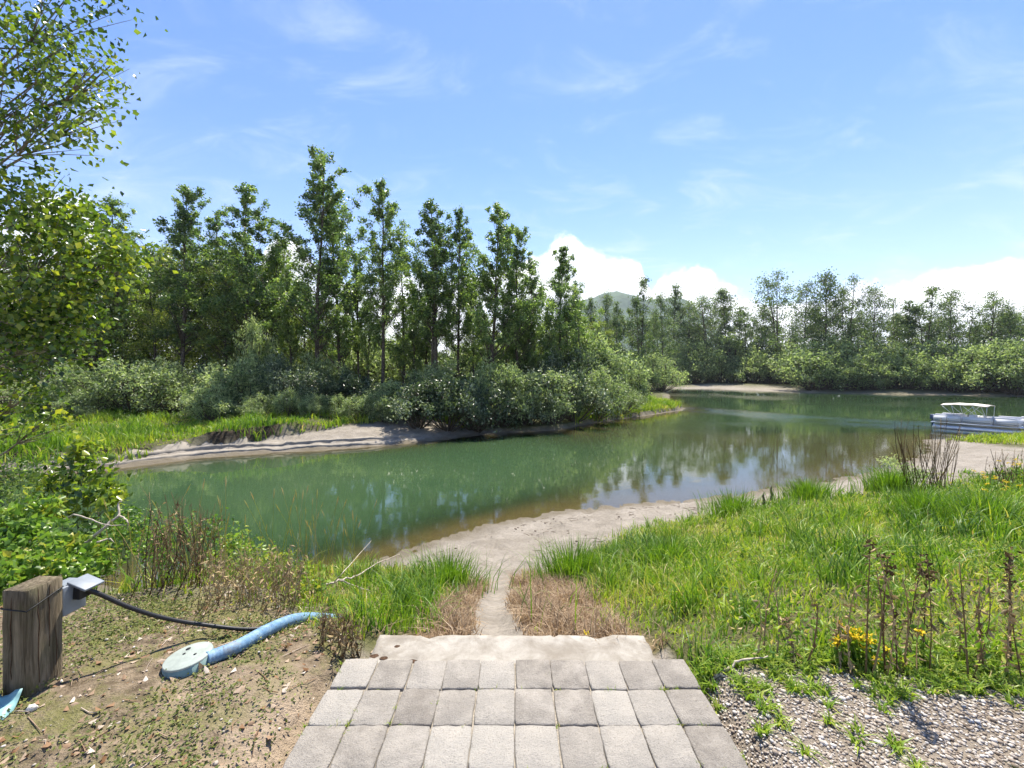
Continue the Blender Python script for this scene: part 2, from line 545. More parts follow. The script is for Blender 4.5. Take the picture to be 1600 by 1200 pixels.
def terrain(x, y, fine=True):
    """ground height and the masks that tell what the ground is made of"""
    x = np.asarray(x, float); y = np.asarray(y, float)
    wob = (fbm(x * 0.55, y * 0.55, 3) - 0.5) * 0.9 * sstep(4, 12, np.hypot(x, y)) + (fbm(x * 2.2, y * 2.2, 31, 2) - 0.5) * 0.35
    dn, dl, df = seg_dist(x, y, NEAR), seg_dist(x, y, LEFT), seg_dist(x, y, FAR)
    wet = in_water(x, y)
    reg = np.argmin(np.stack([dn, dl, df]), 0)
    # near bank
    zn = bank(x, y)
    zn = np.minimum(zn, 0.10 * dn + 0.42 * np.maximum(0, dn - 1.0 + wob * 0.5))
    zn = np.maximum(zn, 0.035 * np.minimum(dn, 6))
    thr = np.interp(x, [-6, -4, -3, -1.5, 0, 1, 2.5, 4, 9, 25, 40], [0.25, 0.28, 0.75, 1.1, 1.25, 1.18, 1.0, 0.88, 0.72, 0.75, 0.7])
    rut = np.exp(-((x - path_x(y)) / 0.16) ** 2) * sstep(2.9, 3.3, y) * sstep(8.5, 6.5, y)
    zn = zn - 0.07 * rut
    # bank across the water
    s = np.maximum(dl + wob * 0.7, 0)
    wb = np.interp(x, [-26, -20, -17.5, -12.5, -8, -4.5, -1.5, 3, 15, 26], [1.6, 1.4, 1.6, 4.6, 5.2, 2.2, 0.7, 0.3, 0.3, 0.5])
    zl = 0.15 * np.minimum(s, wb)
    ter = sstep(-2, -8, x)
    for q, hq in ((0.45, 0.09), (1.05, 0.12), (2.2, 0.07)):
        zl = zl + hq * ter * sstep(q - 0.10, q + 0.10, s + 0.12 * wob)
    zl = zl + np.interp(x, [-26, -20.5, -19, -15.5, -13.5, -6, 0, 26], [0.3, 0.35, 0.85, 0.8, 0.12, 0.12, 0.3, 0.4]) * sstep(0.0, 0.28, s - wb) + 0.03 * np.clip(s - wb, 0, 26)
    # far river shore
    s = np.maximum(df + wob * 2, 0)
    wf = np.interp(x, [45, 55, 74, 81, 86, 99, 102, 150], [22, 22, 18, 9.0, 0.8, 0.8, 5, 7])
    zf = 0.035 * np.minimum(s, wf) + 0.9 * sstep(0, 1.5, s - wf) + 0.02 * np.clip(s - wf, 0, 40)
    z = np.choose(reg, [zn, zl, zf])
    dmin = np.minimum(np.minimum(dn, dl), df)
    # river bed: a shoal runs out from the near right shore
    shoal = np.exp(-(((x - 17) * 0.62 + (y - 33) * -0.3) / 13) ** 2 - (((x - 17) * 0.35 + (y - 33) * 0.75) / 12.5) ** 2)
    dep = np.minimum(0.03 * dmin + 0.05 * np.maximum(0, dmin - 0.8) + 0.05 * np.maximum(dmin - 2, 0), 2.4)
    kx = sstep(6, -2, x)
    dep = dep * (1 - kx) + kx * np.minimum(dep * 1.2 + 0.16 * np.maximum(dmin - 0.4, 0), 2.4)
    dep = dep * (1 - 0.93 * shoal) + 0.10 * shoal * sstep(0, 3, dmin)
    dep = dep * (1 + 0.5 * sstep(-6, 6, dn - dl))
    z = np.where(wet, -dep - 0.005, z)
    near = (reg == 0) & ~wet
    # fine relief
    if fine:
        r = np.hypot(x, y)
        amp = np.where(near, 0.05, 0.12) * np.where(wet, 0.15, 1.0)
        z = z + (fbm(x * 1.7, y * 1.7, 7, 4) - 0.5) * amp * sstep(0.0, 1.5, dmin)
        dirt = near * sstep(-0.95, -1.25, x) * sstep(6.5, 5, y)
        z = z + dirt * ((fbm(x * 9, y * 9, 21, 3) - 0.5) * 0.05 + (fbm(x * 3.5, y * 3.5, 22, 3) - 0.5) * 0.05)
        sandy = near * sstep(7.5, 9, y) * (z < thr)
        z = z + sandy * ((fbm(x * 2.6, y * 3.4, 23, 4) - 0.5) * 0.16 - 0.10 * sstep(0.60, 0.72, fbm(x * 4.2, y * 5.5, 29, 3)) * sstep(1.2, 3, dmin) * sstep(1.5, 0.5, np.abs(x)))
    return z, dict(reg=reg, wet=wet, dn=dn, dl=dl, df=df, dmin=dmin, thr=thr, wb=wb, wf=wf, rut=rut, near=near)


def gz(x, y):
    z, _ = terrain(np.atleast_1d(np.asarray(x, float)), np.atleast_1d(np.asarray(y, float)))
    return z


def gz1(x, y):
    return float(gz(x, y)[0])


def axis(lo_far, lo_mid, lo, hi, hi_mid, hi_far, fine, mid):
    out = list(np.arange(lo, hi, fine))
    s, v = fine, out[-1]
    while v < hi_far:
        s = min(s * 1.035, mid) if v < hi_mid else s * 1.16
        v += s; out.append(v)
    s, v = fine, out[0]
    neg = []
    while v > lo_far:
        s = min(s * 1.035, mid) if v > lo_mid else s * 1.16
        v -= s; neg.append(v)
    return np.array(neg[::-1] + out)


XS = np.clip(axis(-3000, -30, -4.2, 4.2, 36, 3000, 0.055, 0.26), -3000, 3000)
YS = np.clip(axis(-60, 0, 1.6, 6.4, 62, 3300, 0.05, 0.22), -60, 3300)
GX, GY = np.meshgrid(XS, YS)
GZ, GM = terrain(GX, GY)


def green_mask(x, y, z, m):
    """1 where grass grows on the near bank"""
    nz_ = fbm(x * 0.8, y * 0.8, 41) - 0.5
    g = sstep(-0.14, 0.16, z - m['thr'] + nz_ * 0.5)
    g = np.maximum(g, sstep(0.42, 0.55, fbm(x * 0.25, y * 0.25, 46)) * sstep(29, 32, x) * sstep(0.15, 0.3, z))
    hw = np.interp(y, [2.9, 5.0, 6.5, 7.5, 8.6, 10], [0.15, 0.18, 0.34, 0.7, 1.4, 2.3])
    g = g * sstep(0.0, 0.12, np.abs(x - path_x(y)) - hw + nz_ * 0.15)
    # dirt left of the paving, gravel right of it
    d = sstep(-0.8, -1.05, x) * sstep(0.35, -0.35, y - np.interp(x, [-6, -4, -3, -2, -1.5, -1.1], [2.6, 3.7, 4.0, 3.75, 3.35, 2.9]) + (fbm(x * 2, y * 2, 43) - 0.5))
    g = g * (1 - d)
    gv = sstep(0.12, -0.12, y - np.interp(x, [1, 1.5, 2.2, 3.2, 5], [2.62, 2.56, 2.5, 2.36, 2.2]) + (fbm(x * 3, y * 3, 45) - 0.5) * 0.3) * (x > 0.6)
    g = g * (1 - gv)
    pav = (np.abs(x) < 1.12) & (y < 3.05)
    return np.where(pav | ~m['near'], 0, g), d, gv


gm, dirtm, gravm = green_mask(GX, GY, GZ, GM)
drym = sstep(1.05, 0.8, np.abs(GX - 0.1)) * sstep(7.6, 6.8, GY) * sstep(3.0, 3.1, GY) * (1 - GM['rut'])
sand = np.clip(np.choose(GM['reg'], [1 - np.maximum(np.maximum(gm, dirtm), gravm), sstep(0.5, -0.2, GM['dl'] - GM['wb']), sstep(0.5, -0.2, GM['df'] - GM['wf'])]), 0, 1)
sand = np.where(GM['wet'], 1, sand)
damp = np.where(GM['wet'], 1, sstep(1.1, 0.1, GM['dmin'] + (fbm(GX * 2, GY * 2, 47) - 0.5)))

sl_ = GM['dl'] - GM['wb']
earth = (GM['reg'] == 1) * ~GM['wet'] * sstep(-0.15, 0.05, sl_) * sstep(0.75, 0.45, sl_) * sstep(-12.5, -15, GX) * sstep(0.35, 0.6, fbm(GX * 0.5, GY * 0.5, 49))
sand = sand * (1 - earth)
bare = dirtm * sstep(-1.9, -1.3, GX + (fbm(GX * 2, GY * 2, 48) - 0.5)) * sstep(2.75, 2.3, GY)


def grid_mesh(name, X, Y, Z, attrs, keep=None):
    ny, nx = X.shape
    idx = np.arange(ny * nx).reshape(ny, nx)
    f = np.stack([idx[:-1, :-1], idx[:-1, 1:], idx[1:, 1:], idx[1:, :-1]], -1).reshape(-1, 4)
    if keep is not None:
        f = f[keep.reshape(-1)]
    v = np.stack([X, Y, Z], -1).reshape(-1, 3)
    used = np.unique(f)
    mp_ = np.full(len(v), -1); mp_[used] = np.arange(len(used))
    me = bpy.data.meshes.new(name)
    me.vertices.add(len(used)); me.vertices.foreach_set('co', v[used].astype(np.float32).ravel())
    me.loops.add(f.size); me.loops.foreach_set('vertex_index', mp_[f].astype(np.int32).ravel())
    me.polygons.add(len(f))
    me.polygons.foreach_set('loop_start', np.arange(0, f.size, 4).astype(np.int32))
    me.polygons.foreach_set('loop_total', np.full(len(f), 4, np.int32))
    me.polygons.foreach_set('use_smooth', np.ones(len(f), bool))
    for k, a in attrs.items():
        at_ = me.attributes.new(k, 'FLOAT', 'POINT')
        at_.data.foreach_set('value', a.reshape(-1)[used].astype(np.float32))
    me.update(calc_edges=True)
    return me


m, g, out = mat('ground_surface')
pos = g.n('ShaderNodeNewGeometry').outputs['Position']
n1 = g.noise(pos, 1.3, 6, 0.6)
n2 = g.noise(pos, 14, 6, 0.65)
n3 = g.noise(pos, 90, 3, 0.6)
sandc = g.mix(g.smooth(n1, 0.3, 0.7), (0.225, 0.197, 0.16), (0.325, 0.289, 0.243))
sandc = g.mix(g.smooth(n2, 0.35, 0.75, 0, 0.5), sandc, (0.135, 0.113, 0.086))
sandc = g.mix(g.math('MULTIPLY', g.attr('damp'), 0.75), sandc, (0.115, 0.093, 0.058))
soilc = g.mix(g.smooth(n2, 0.3, 0.7), (0.09, 0.066, 0.04), (0.26, 0.20, 0.135))
soilc = g.mix(g.smooth(g.noise(pos, 3.1, 5, 0.65), 0.44, 0.60, 0, 0.75), soilc, (0.145, 0.145, 0.045))
soilc = g.mix(g.smooth(n3, 0.55, 0.75, 0, 0.5), soilc, (0.36, 0.30, 0.23))
soilc = g.mix(g.attr('bare'), soilc, g.mix(g.smooth(n2, 0.3, 0.7), (0.27, 0.205, 0.14), (0.36, 0.28, 0.20)))
vegc = g.mix(g.smooth(n2, 0.3, 0.7), (0.055, 0.06, 0.022), (0.11, 0.11, 0.04))
col = g.mix(g.attr('soil'), vegc, soilc)
col = g.mix(g.attr('dryness'), col, (0.22, 0.15, 0.09))
col = g.mix(g.attr('earth'), col, (0.045, 0.034, 0.022))
col = g.mix(g.attr('gravel'), col, (0.24, 0.20, 0.155))
col = g.mix(g.attr('sand'), col, sandc)
n4 = g.noise(pos, 4.5, 5, 0.6)
hgt = g.math('ADD', g.math('ADD', n2, g.math('MULTIPLY', n3, 0.5)), g.math('MULTIPLY', n4, 2.2))
principled(g, out, col, 0.9, 0.15, 0, hgt, 0.04, 0.8)
M['ground'] = m
ground = link(bpy.data.objects.new('ground', grid_mesh('ground', GX, GY, GZ, dict(sand=sand, soil=np.where(GM['near'], np.maximum(dirtm, 0.15), 0), dryness=drym, gravel=gravm, damp=damp, earth=earth, bare=bare))))
ground.data.materials.append(M['ground'])
tag(ground, 'grey sand beaches and grassy earth banks round the river', kind='structure')

# ------------------------------------------------------------------ water
WX, WY = np.meshgrid(XS[::2], YS[::2])
WZ = GZ[::2, ::2]
low = WZ < 0.02
keep = low[:-1, :-1] | low[1:, :-1] | low[:-1, 1:] | low[1:, 1:]
keep &= (WY[:-1, :-1] > 7) & (WY[:-1, :-1] < 260)
bandd = seg_dist(WX, WY, np.array([(25, 59), (30, 50), (37, 41.5), (52, 38)], float))
rip = np.exp(-(bandd / 3.4) ** 2) * sstep(0.25, 0.5, fbm(WX * 0.35, WY * 0.35, 61)) + 0.25 * sstep(0.55, 0.75, fbm(WX * 0.06, WY * 0.12, 67)) * sstep(25, 45, WY)
river_me = grid_mesh('river_water', WX, WY, np.zeros_like(WX), dict(depth=np.maximum(-WZ, 0), ripple=np.clip(rip, 0, 1)), keep)
m, g, out = mat('river_water')
pos = g.n('ShaderNodeNewGeometry').outputs['Position']
mpn = g.n('ShaderNodeMapping')
mpn.inputs['Scale'].default_value = (1.0, 1.5, 1.0)
mpn.inputs['Rotation'].default_value = (0, 0, R(-14))
g.put(mpn.inputs[0], pos)
wv = g.noise(mpn.outputs[0], 1.1, 3, 0.5, 0.3)
wv2 = g.noise(mpn.outputs[0], 6.0, 4, 0.6, 0.2)
rp = g.attr('ripple')
hh = g.math('ADD', g.math('MULTIPLY', wv, 0.0035), g.math('MULTIPLY', wv2, g.math('ADD', 0.0003, g.math('MULTIPLY', rp, 0.045))))
bp = g.n('ShaderNodeBump')
bp.inputs['Strength'].default_value = 1.0
bp.inputs['Distance'].default_value = 1.0
g.put(bp.inputs['Height'], hh)
dep = g.attr('depth')
turb = g.math('SUBTRACT', 1.0, g.math('POWER', 2.718, g.math('MULTIPLY', dep, -1.9)))
tn = g.noise(pos, 0.12, 3, 0.5)
body = g.mix(g.smooth(tn, 0.3, 0.7), (0.040, 0.080, 0.036), (0.054, 0.094, 0.041))
df_ = g.n('ShaderNodeBsdfDiffuse')
g.put(df_.inputs[0], body)
tp = g.n('ShaderNodeBsdfTransparent')
tp.inputs[0].default_value = (0.84, 0.82, 0.62, 1)
mx1 = g.n('ShaderNodeMixShader')
g.put(mx1.inputs[0], turb)
g.t.links.new(tp.outputs[0], mx1.inputs[1]); g.t.links.new(df_.outputs[0], mx1.inputs[2])
gl = g.n('ShaderNodeBsdfGlossy')
gl.inputs['Roughness'].default_value = 0.03
g.t.links.new(bp.outputs[0], gl.inputs['Normal'])
fr = g.n('ShaderNodeFresnel')
fr.inputs['IOR'].default_value = 1.85
g.t.links.new(bp.outputs[0], fr.inputs['Normal'])
mx2 = g.n('ShaderNodeMixShader')
g.t.links.new(fr.outputs[0], mx2.inputs[0])
g.t.links.new(mx1.outputs[0], mx2.inputs[1]); g.t.links.new(gl.outputs[0], mx2.inputs[2])
g.t.links.new(mx2.outputs[0], out.inputs[0])
river_me.materials.append(m)
river = link(bpy.data.objects.new('river_water', river_me))
tag(river, 'calm green river water with tree reflections', kind='structure')

# ------------------------------------------------------------------ mountain
hx = np.linspace(-500, 1700, 90); hy = np.linspace(1500, 2900, 50)
HX, HY = np.meshgrid(hx, hy)
ridge = np.interp(HX / HY * FPX + 800, [500, 700, 860, 900, 955, 1010, 1050, 1075, 1095, 1130, 1200, 1400], [0, 5, 55, 108, 125, 116, 118, 108, 92, 55, 22, 0]) / FPX * HY
HZ = ridge * np.exp(-((HY - 2250) / 330.0) ** 2) * (0.9 + 0.2 * fbm(HX / 90, HY / 90, 81)) + 1.2
mo = link(bpy.data.objects.new('mountain', grid_mesh('mountain', HX, HY, HZ, {})))
mo.data.materials.append(plain('mountain_forest', (0.08, 0.12, 0.06), 0.95, 0.05, 0, 0.02, 0.4))
tag(mo, 'hazy wooded mountain behind the right-hand trees', kind='structure')

# ------------------------------------------------------------------ trees and shrubs
def crown_mesh(mb_leaf, mb_wood, lobes, anchor, rg, lsize, twigs=7, wid=0.62, limb=0.05, base_tint=0.5, sides=4, droop=0.25, spread=0.5, inner=0.25):
    """lobes: (centre, radii, number of leaves). anchor(c) gives where the limb leaves the trunk and its radius"""
    for c, rad, nl in lobes:
        c = np.asarray(c, float); rad = np.asarray(rad, float)
        a, r0 = anchor(c)
        mid = (a + c) / 2 + np.array([0, 0, -0.12 * np.linalg.norm(c - a)]) + rg.normal(0, 0.05, 3) * np.linalg.norm(c - a)
        t = np.linspace(0, 1, 5)[:, None]
        path = (1 - t) ** 2 * a + 2 * t * (1 - t) * mid + t ** 2 * (c + np.array([0, 0, rad[2] * 0.35]))
        mb_wood.tube(path, np.linspace(r0, r0 * 0.25, 5), sides, rg.uniform(0.3, 0.7), cap=False)
        nt = twigs
        dirs = rg.normal(size=(nt, 3)); dirs[:, 2] += 0.3
        dirs /= np.linalg.norm(dirs, axis=1)[:, None]
        ends = c + dirs * rad * rg.uniform(0.75, 1.08, (nt, 1))
        for e in ends:
            s = path[2] * 0.4 + c * 0.6
            mb_wood.tube(np.array([s, (s + e) / 2 + rg.normal(0, 0.06, 3) * rad, e]), [r0 * 0.3, r0 * 0.2, r0 * 0.07], 3, 0.5, cap=False)
        k = rg.integers(0, nt, nl)
        u = rg.uniform(inner, 1.05, nl)[:, None]
        P = c + (ends[k] - c) * u + rg.normal(size=(nl, 3)) * rad * spread * 0.36
        lt = base_tint + rg.normal(0, 0.13)
        kt = rg.normal(0, 0.07, nt)
        mb_leaf.leaves(P, lsize * rg.uniform(0.65, 1.25, nl), np.clip(lt + kt[k] + rg.normal(0, 0.20, nl), 0, 1), rg, wid, droop)


def trunk_path(H, rg, wob=0.02, lean=0.0, n=10):
    t = np.linspace(0, 1, n)
    a = rg.uniform(0, 6.28)
    x = np.cumsum(rg.normal(0, wob * H / n, n)); y = np.cumsum(rg.normal(0, wob * H / n, n))
    return np.stack([x - x[0] + math.cos(a) * lean * H * t ** 1.5, y - y[0] + math.sin(a) * lean * H * t ** 1.5, H * t], 1)


def on(path, z):
    return np.array([np.interp(z, path[:, 2], path[:, 0]), np.interp(z, path[:, 2], path[:, 1]), z])


def poplar(seed, H=26.0, low=0.30, width=2.6, nl=44, lpl=230, lsize=0.24, stems=1, leaf='poplar'):
    rg = np.random.default_rng(seed)
    lf, wd = MB(), MB()
    for st in range(stems):
        h = H * (1 if st == 0 else rg.uniform(0.72, 0.9))
        p = trunk_path(h, rg, 0.025, 0.03 if st == 0 else 0.08)
        if st:
            p[:, :2] += rg.normal(0, 0.5, 2)
        r0 = 0.0085 * h
        rad = r0 * (1 - np.linspace(0, 1, len(p)) ** 1.2 * 0.93)
        wd.tube(p, rad, 7, 0.5)
        lobes = []
        n = nl if st == 0 else nl // 2
        lo = low + 0.05 * st
        for i in range(n):
            t = lo + (0.985 - lo) * (i + rg.uniform(0, 1)) / n
            az_ = i * 2.4 + rg.normal(0, 0.5)
            u = (t - lo) / (1 - lo)
            prof = (0.55 + 0.75 * math.sin(min(1, u * 1.15 + 0.12) * math.pi) ** 0.8) * (1 - 0.55 * u) + 0.10
            rr_ = width * prof * rg.uniform(0.35, 1.05) * (0.8 if st else 1)
            if rg.uniform() < 0.16:
                continue
            q = rg.uniform(0.7, 1.2) * (0.42 + 0.5 * prof)
            up_ = rg.uniform(0.7, 1.25)
            for kk, fr_ in ((0.42, 0.75), (0.75, 1.0), (1.08, 0.8)):
                c = on(p, t * h) + np.array([math.cos(az_) * rr_ * kk, math.sin(az_) * rr_ * kk, rr_ * up_ * kk ** 1.2]) + rg.normal(0, 0.12, 3)
                if c[2] < h * 0.99:
                    lobes.append((c, (0.82 * q * fr_, 0.82 * q * fr_, 0.95 * q * fr_), int(lpl * 0.62 * q * rg.uniform(0.4, 1.3))))
        lobes.append((on(p, h * 0.975), (0.4, 0.4, 0.95), lpl // 2))
        crown_mesh(lf, wd, lobes, lambda c: (on(p, max(0.12 * h, c[2] - 1.1 - 0.9 * math.hypot(*(c - on(p, c[2]))[:2]))), r0 * 0.30 * (1.15 - c[2] / h)),
                   rg, lsize, 4, 0.75, base_tint=0.47 + 0.05 * st, spread=0.8)
    return wd.mesh('trunk', M['bark'], True), lf.mesh('crown', M[leaf])


def broad(seed, H=16.0, width=4.2, nl=46, lpl=260, lsize=0.22, low=0.12, leaf='broad', bark='bark', open_=0.1, topheavy=0.0, stems=1):
    rg = np.random.default_rng(seed)
    lf, wd = MB(), MB()
    for st in range(stems):
        p = trunk_path(H * (1 if st == 0 else rg.uniform(.75, .95)), rg, 0.05, 0.05 + 0.06 * st)
        h = p[-1, 2]
        r0 = 0.0105 * h
        wd.tube(p, r0 * (1 - np.linspace(0, 1, len(p)) * 0.85), 7, 0.5)
        lobes = []
        for i in range(nl // stems):
            t = low + (1.0 - low) * ((i + rg.uniform()) / (nl // stems)) ** (1 - 0.5 * topheavy)
            az_ = i * 2.4 + rg.normal(0, 0.6)
            prof = math.sin(min(1.0, 0.22 + 0.80 * (t - low) / (1 - low)) * math.pi) ** 0.7
            rr_ = width * prof * rg.uniform(0.2, 1.0)
            if rg.uniform() < open_:
                continue
            c = on(p, t * h) + np.array([math.cos(az_) * rr_, math.sin(az_) * rr_, rr_ * 0.15])
            q = rg.uniform(0.7, 1.3) * width / 4.2
            lobes.append((c, (1.25 * q, 1.25 * q, 0.95 * q), int(lpl * rg.uniform(0.6, 1.3))))
        crown_mesh(lf, wd, lobes, lambda c: (on(p, max(0.1 * h, c[2] - 0.6 * math.hypot(*(c - on(p, c[2]))[:2]) - 0.5)), r0 * 0.3),
                   rg, lsize, 7, 0.7, base_tint=0.5, spread=0.9)
    return wd.mesh('trunk', M[bark], True), lf.mesh('crown', M[leaf])


def shrub(seed, H=4.0, W=2.6, nl=34, lpl=170, lsize=0.21, leaf='willow', wid=0.42, up=0.0):
    rg = np.random.default_rng(seed)
    lf, wd = MB(), MB()
    lobes = []
    for i in range(nl):
        th = i * 2.4 + rg.normal(0, 0.4)
        ph = math.acos(rg.uniform(0.0, 1.0))
        k = rg.uniform(0.55, 1.0)
        c = np.array([math.cos(th) * math.sin(ph) * W * k, math.sin(th) * math.sin(ph) * W * k, 0.22 * H + 0.70 * H * math.cos(ph) * k])
        q = rg.uniform(0.65, 1.2)
        lobes.append((c, (0.30 * W * q, 0.30 * W * q, (0.17 + 0.1 * up) * H * q), int(lpl * q)))
    crown_mesh(lf, wd, lobes, lambda c: (np.array([c[0] * 0.12, c[1] * 0.12, 0.0]), 0.012 * H), rg, lsize, 8, wid, base_tint=0.5, droop=-0.1, spread=0.75, inner=0.4)
    return wd.mesh('stems', M['bark'], True), lf.mesh('foliage', M[leaf])


def place(kind, name, xy, meshes, parts, h, hv, label, cat, group, rz, sink=0.05, wide=1.0):
    x, y = xy
    s = h / hv
    o = empty(name, (x, y, gz1(x, y) - sink), rz)
    o.scale = (s * wide, s * wide, s)
    tag(o, label, cat, group)
    for me, nm in zip(meshes, parts):
        link(bpy.data.objects.new(nm, me), o)
    return o


TP = ('trunk', 'crown')
SP = ('stems', 'foliage')
rnd = random.Random(3)
POP = [(poplar(101, 26, 0.24, 4.0, 52, 300, 0.225), 26), (poplar(102, 26, 0.30, 3.4, 46, 290, 0.225), 26), (poplar(103, 26, 0.16, 4.4, 62, 310, 0.225), 26), (poplar(104, 26, 0.32, 3.2, 44, 290, 0.225, stems=2), 26),
       (poplar(105, 22, 0.18, 3.3, 42, 280, 0.22), 22)]
BRO = [(broad(201, 16, 4.2), 16), (broad(202, 16, 3.6, 42, low=0.2), 16), (broad(203, 16, 4.6, 52, 280), 16), (broad(204, 14, 3.2, 34, 200, open_=0.3, low=0.25), 14)]
FARL = dict(lsize=0.42, leaf='cotton')
COT = [(broad(301, 26, 5.4, 56, 120, low=0.16, open_=0.24, topheavy=0.3, **FARL), 26), (broad(302, 26, 4.8, 60, 115, low=0.14, open_=0.25, topheavy=0.4, stems=2, **FARL), 26),
       (broad(303, 26, 6.0, 60, 125, low=0.10, open_=0.2, topheavy=0.1, **FARL), 26), (broad(304, 24, 4.2, 50, 120, low=0.06, open_=0.15, topheavy=0.0, **FARL), 24),
       (broad(305, 26, 5.4, 52, 105, low=0.22, open_=0.3, topheavy=0.5, **FARL), 26)]
COT += [(broad(306, 26, 6.4, 50, 110, low=0.2, open_=0.38, topheavy=0.6, stems=2, **FARL), 26), (broad(307, 26, 4.4, 46, 100, low=0.12, open_=0.4, topheavy=0.2, stems=3, **FARL), 26),
        (broad(308, 26, 7.0, 60, 110, low=0.15, open_=0.34, topheavy=0.4, **FARL), 26)]
WIL = [(shrub(401, 4.0, 2.6), 4), (shrub(402, 4.0, 2.2, 30), 4), (shrub(403, 4.0, 3.0, 40), 4), (shrub(404, 4.0, 2.4, 34, up=0.6), 4)]
WID = [(shrub(421, 4.0, 2.4, 30, 190, 0.22, 'dark_willow', up=0.5), 4), (shrub(422, 4.0, 2.1, 24, 200, 0.22, 'dark_willow'), 4)]
WIF = [(shrub(411, 7.0, 4.2, 30, 120, 0.36, 'willow_far', wid=0.5), 7), (shrub(412, 7.0, 3.6, 28, 120, 0.36, 'willow_far', wid=0.5, up=0.5), 7), (shrub(413, 7.0, 5.0, 34, 130, 0.36, 'willow_far', wid=0.5), 7)]


def height_for(px, top, d):
    x = (px - 800) / FPX * d
    return (EYE - (top - HOR) / FPX * d) - gz1(x, d)


# tall poplars standing on the bank across the water: (pixel column, row of the top, metres ahead, variant, look)
TALL = [(192, 312, 52, 2, 'dark narrow'), (283, 283, 49, 0, 'tall open-crowned'), (340, 330, 53, 4, 'thin young'), (386, 285, 50, 2, 'tall dense'),
        (424, 368, 55, 4, 'short leaning'), (494, 243, 46, 0, 'tallest of all, broad dark'), (530, 305, 48, 4, 'thin light green'),
        (599, 288, 45, 1, 'tall bare-stemmed'), (632, 372, 49, 4, 'small sparse'), (681, 312, 44, 3, 'twin-stemmed'), (716, 330, 47, 1, 'slim bare-stemmed'),
        (768, 318, 43, 2, 'wide leafy'), (806, 350, 45, 0, 'full rounded'), (836, 405, 47, 4, 'short ragged'), (873, 388, 50, 1, 'lone slender'), (908, 440, 56, 4, 'low sparse')]
for i, (px, top, d, v, look) in enumerate(TALL):
    x = (px - 800) / FPX * d
    me, hv = POP[v]
    place('tree', 'poplar_tree', (x, d), me, TP, height_for(px, top, d), hv,
          f'{look} poplar on the opposite bank, {ordinal(i)} tall poplar from the left', 'tree', 'tall poplars on the opposite bank', rnd.uniform(0, 6.28), wide=rnd.uniform(1.0, 1.3))
# thin under-storey poles between the tall ones
POLES = [(455, 420, 50), (512, 400, 51), (560, 400, 50), (575, 455, 47), (648, 440, 48), (665, 430, 50), (740, 430, 48), (790, 430, 47), (825, 470, 46), (860, 480, 48), (888, 470, 50)]
for i, (px, top, d) in enumerate(POLES):
    place('tree', 'young_poplar', ((px - 800) / FPX * d, d), POP[(1, 4, 3)[i % 3]][0], TP, height_for(px, top, d), POP[(1, 4, 3)[i % 3]][1],
          f'thin young poplar pole among the tall poplars, {ordinal(i)} pole from the left', 'tree', 'thin poles among the tall poplars', rnd.uniform(0, 6.28), wide=0.8)
# rounded broadleaf trees filling the wood behind
WOOD = [(-60, 400, 50), (-15, 430, 47), (30, 380, 55), (75, 425, 48), (118, 372, 57), (150, 415, 50), (205, 395, 56), (240, 430, 50), (262, 400, 58), (312, 415, 54), (350, 440, 50),
        (372, 395, 60), (418, 420, 57), (452, 400, 61), (480, 450, 52), (528, 470, 58), (590, 500, 60), (645, 510, 62), (700, 505, 60), (755, 490, 58), (812, 470, 56), (850, 505, 54),
        (905, 480, 62), (930, 500, 74)]
for i, (px, top, d) in enumerate(WOOD):
    v = BRO[(0, 2, 1, 3)[i % 4]]
    place('tree', 'broadleaf_tree', ((px - 800) / FPX * d, d), v[0], TP, height_for(px, top, d), v[1],
          f'rounded green tree in the wood behind the poplars, {ordinal(i)} from the left', 'tree', 'broadleaf trees in the wood behind the poplars', rnd.uniform(0, 6.28), wide=rnd.uniform(0.85, 1.15))
# a loose back row that closes the wood
for i, px in enumerate(range(-70, 480, 50)):
    d = 66 + rnd.uniform(0, 10)
    v = BRO[i % 3]
    place('tree', 'back_row_tree', ((px - 800) / FPX * d, d), v[0], TP, height_for(px, rnd.uniform(395, 440), d), v[1],
          'dim tree in the hindmost row of the left-hand wood', 'tree', 'hindmost row of the left-hand wood', rnd.uniform(0, 6.28), wide=1.2)

# willow bushes along the opposite bank: (column, top row, row of the foot, metres ahead, width factor, look)
BUSH = [(20, 590, 38, 1.1), (95, 585, 36.5, 1.1), (150, 565, 37, 1.2), (210, 552, 37.5, 1.35), (262, 560, 40, 1.0), (300, 560, 42, 1.0), (350, 560, 37, 1.25), (395, 490, 44, 0.9), (385, 555, 36.5, 1.0),
        (430, 545, 39, 1.0), (470, 570, 37.5, 1.1), (515, 590, 37, 1.0), (560, 575, 38, 1.1), (610, 590, 36.5, 1.1), (655, 585, 33.6, 1.2), (700, 578, 34.0, 1.2), (745, 580, 35.2, 1.2), (785, 560, 36.9, 1.0),
        (825, 570, 38.0, 1.2), (862, 574, 38.6, 1.2), (898, 565, 41, 1.3), (935, 574, 43.8, 1.3), (968, 600, 47.5, 0.9), (860, 540, 45, 1.0), (900, 530, 50, 1.1), (945, 545, 58, 1.2), (990, 572, 62, 1.1), (680, 555, 40, 1.0), (505, 545, 43, 1.0),
        (120, 612, 34, 0.8), (330, 600, 34.5, 0.9), (410, 612, 34.2, 0.7), (448, 605, 34.2, 0.8), (488, 612, 34.2, 0.7), (530, 612, 34.4, 0.8), (572, 606, 34.6, 0.8), (600, 618, 34, 0.7)]
BUSH.sort()
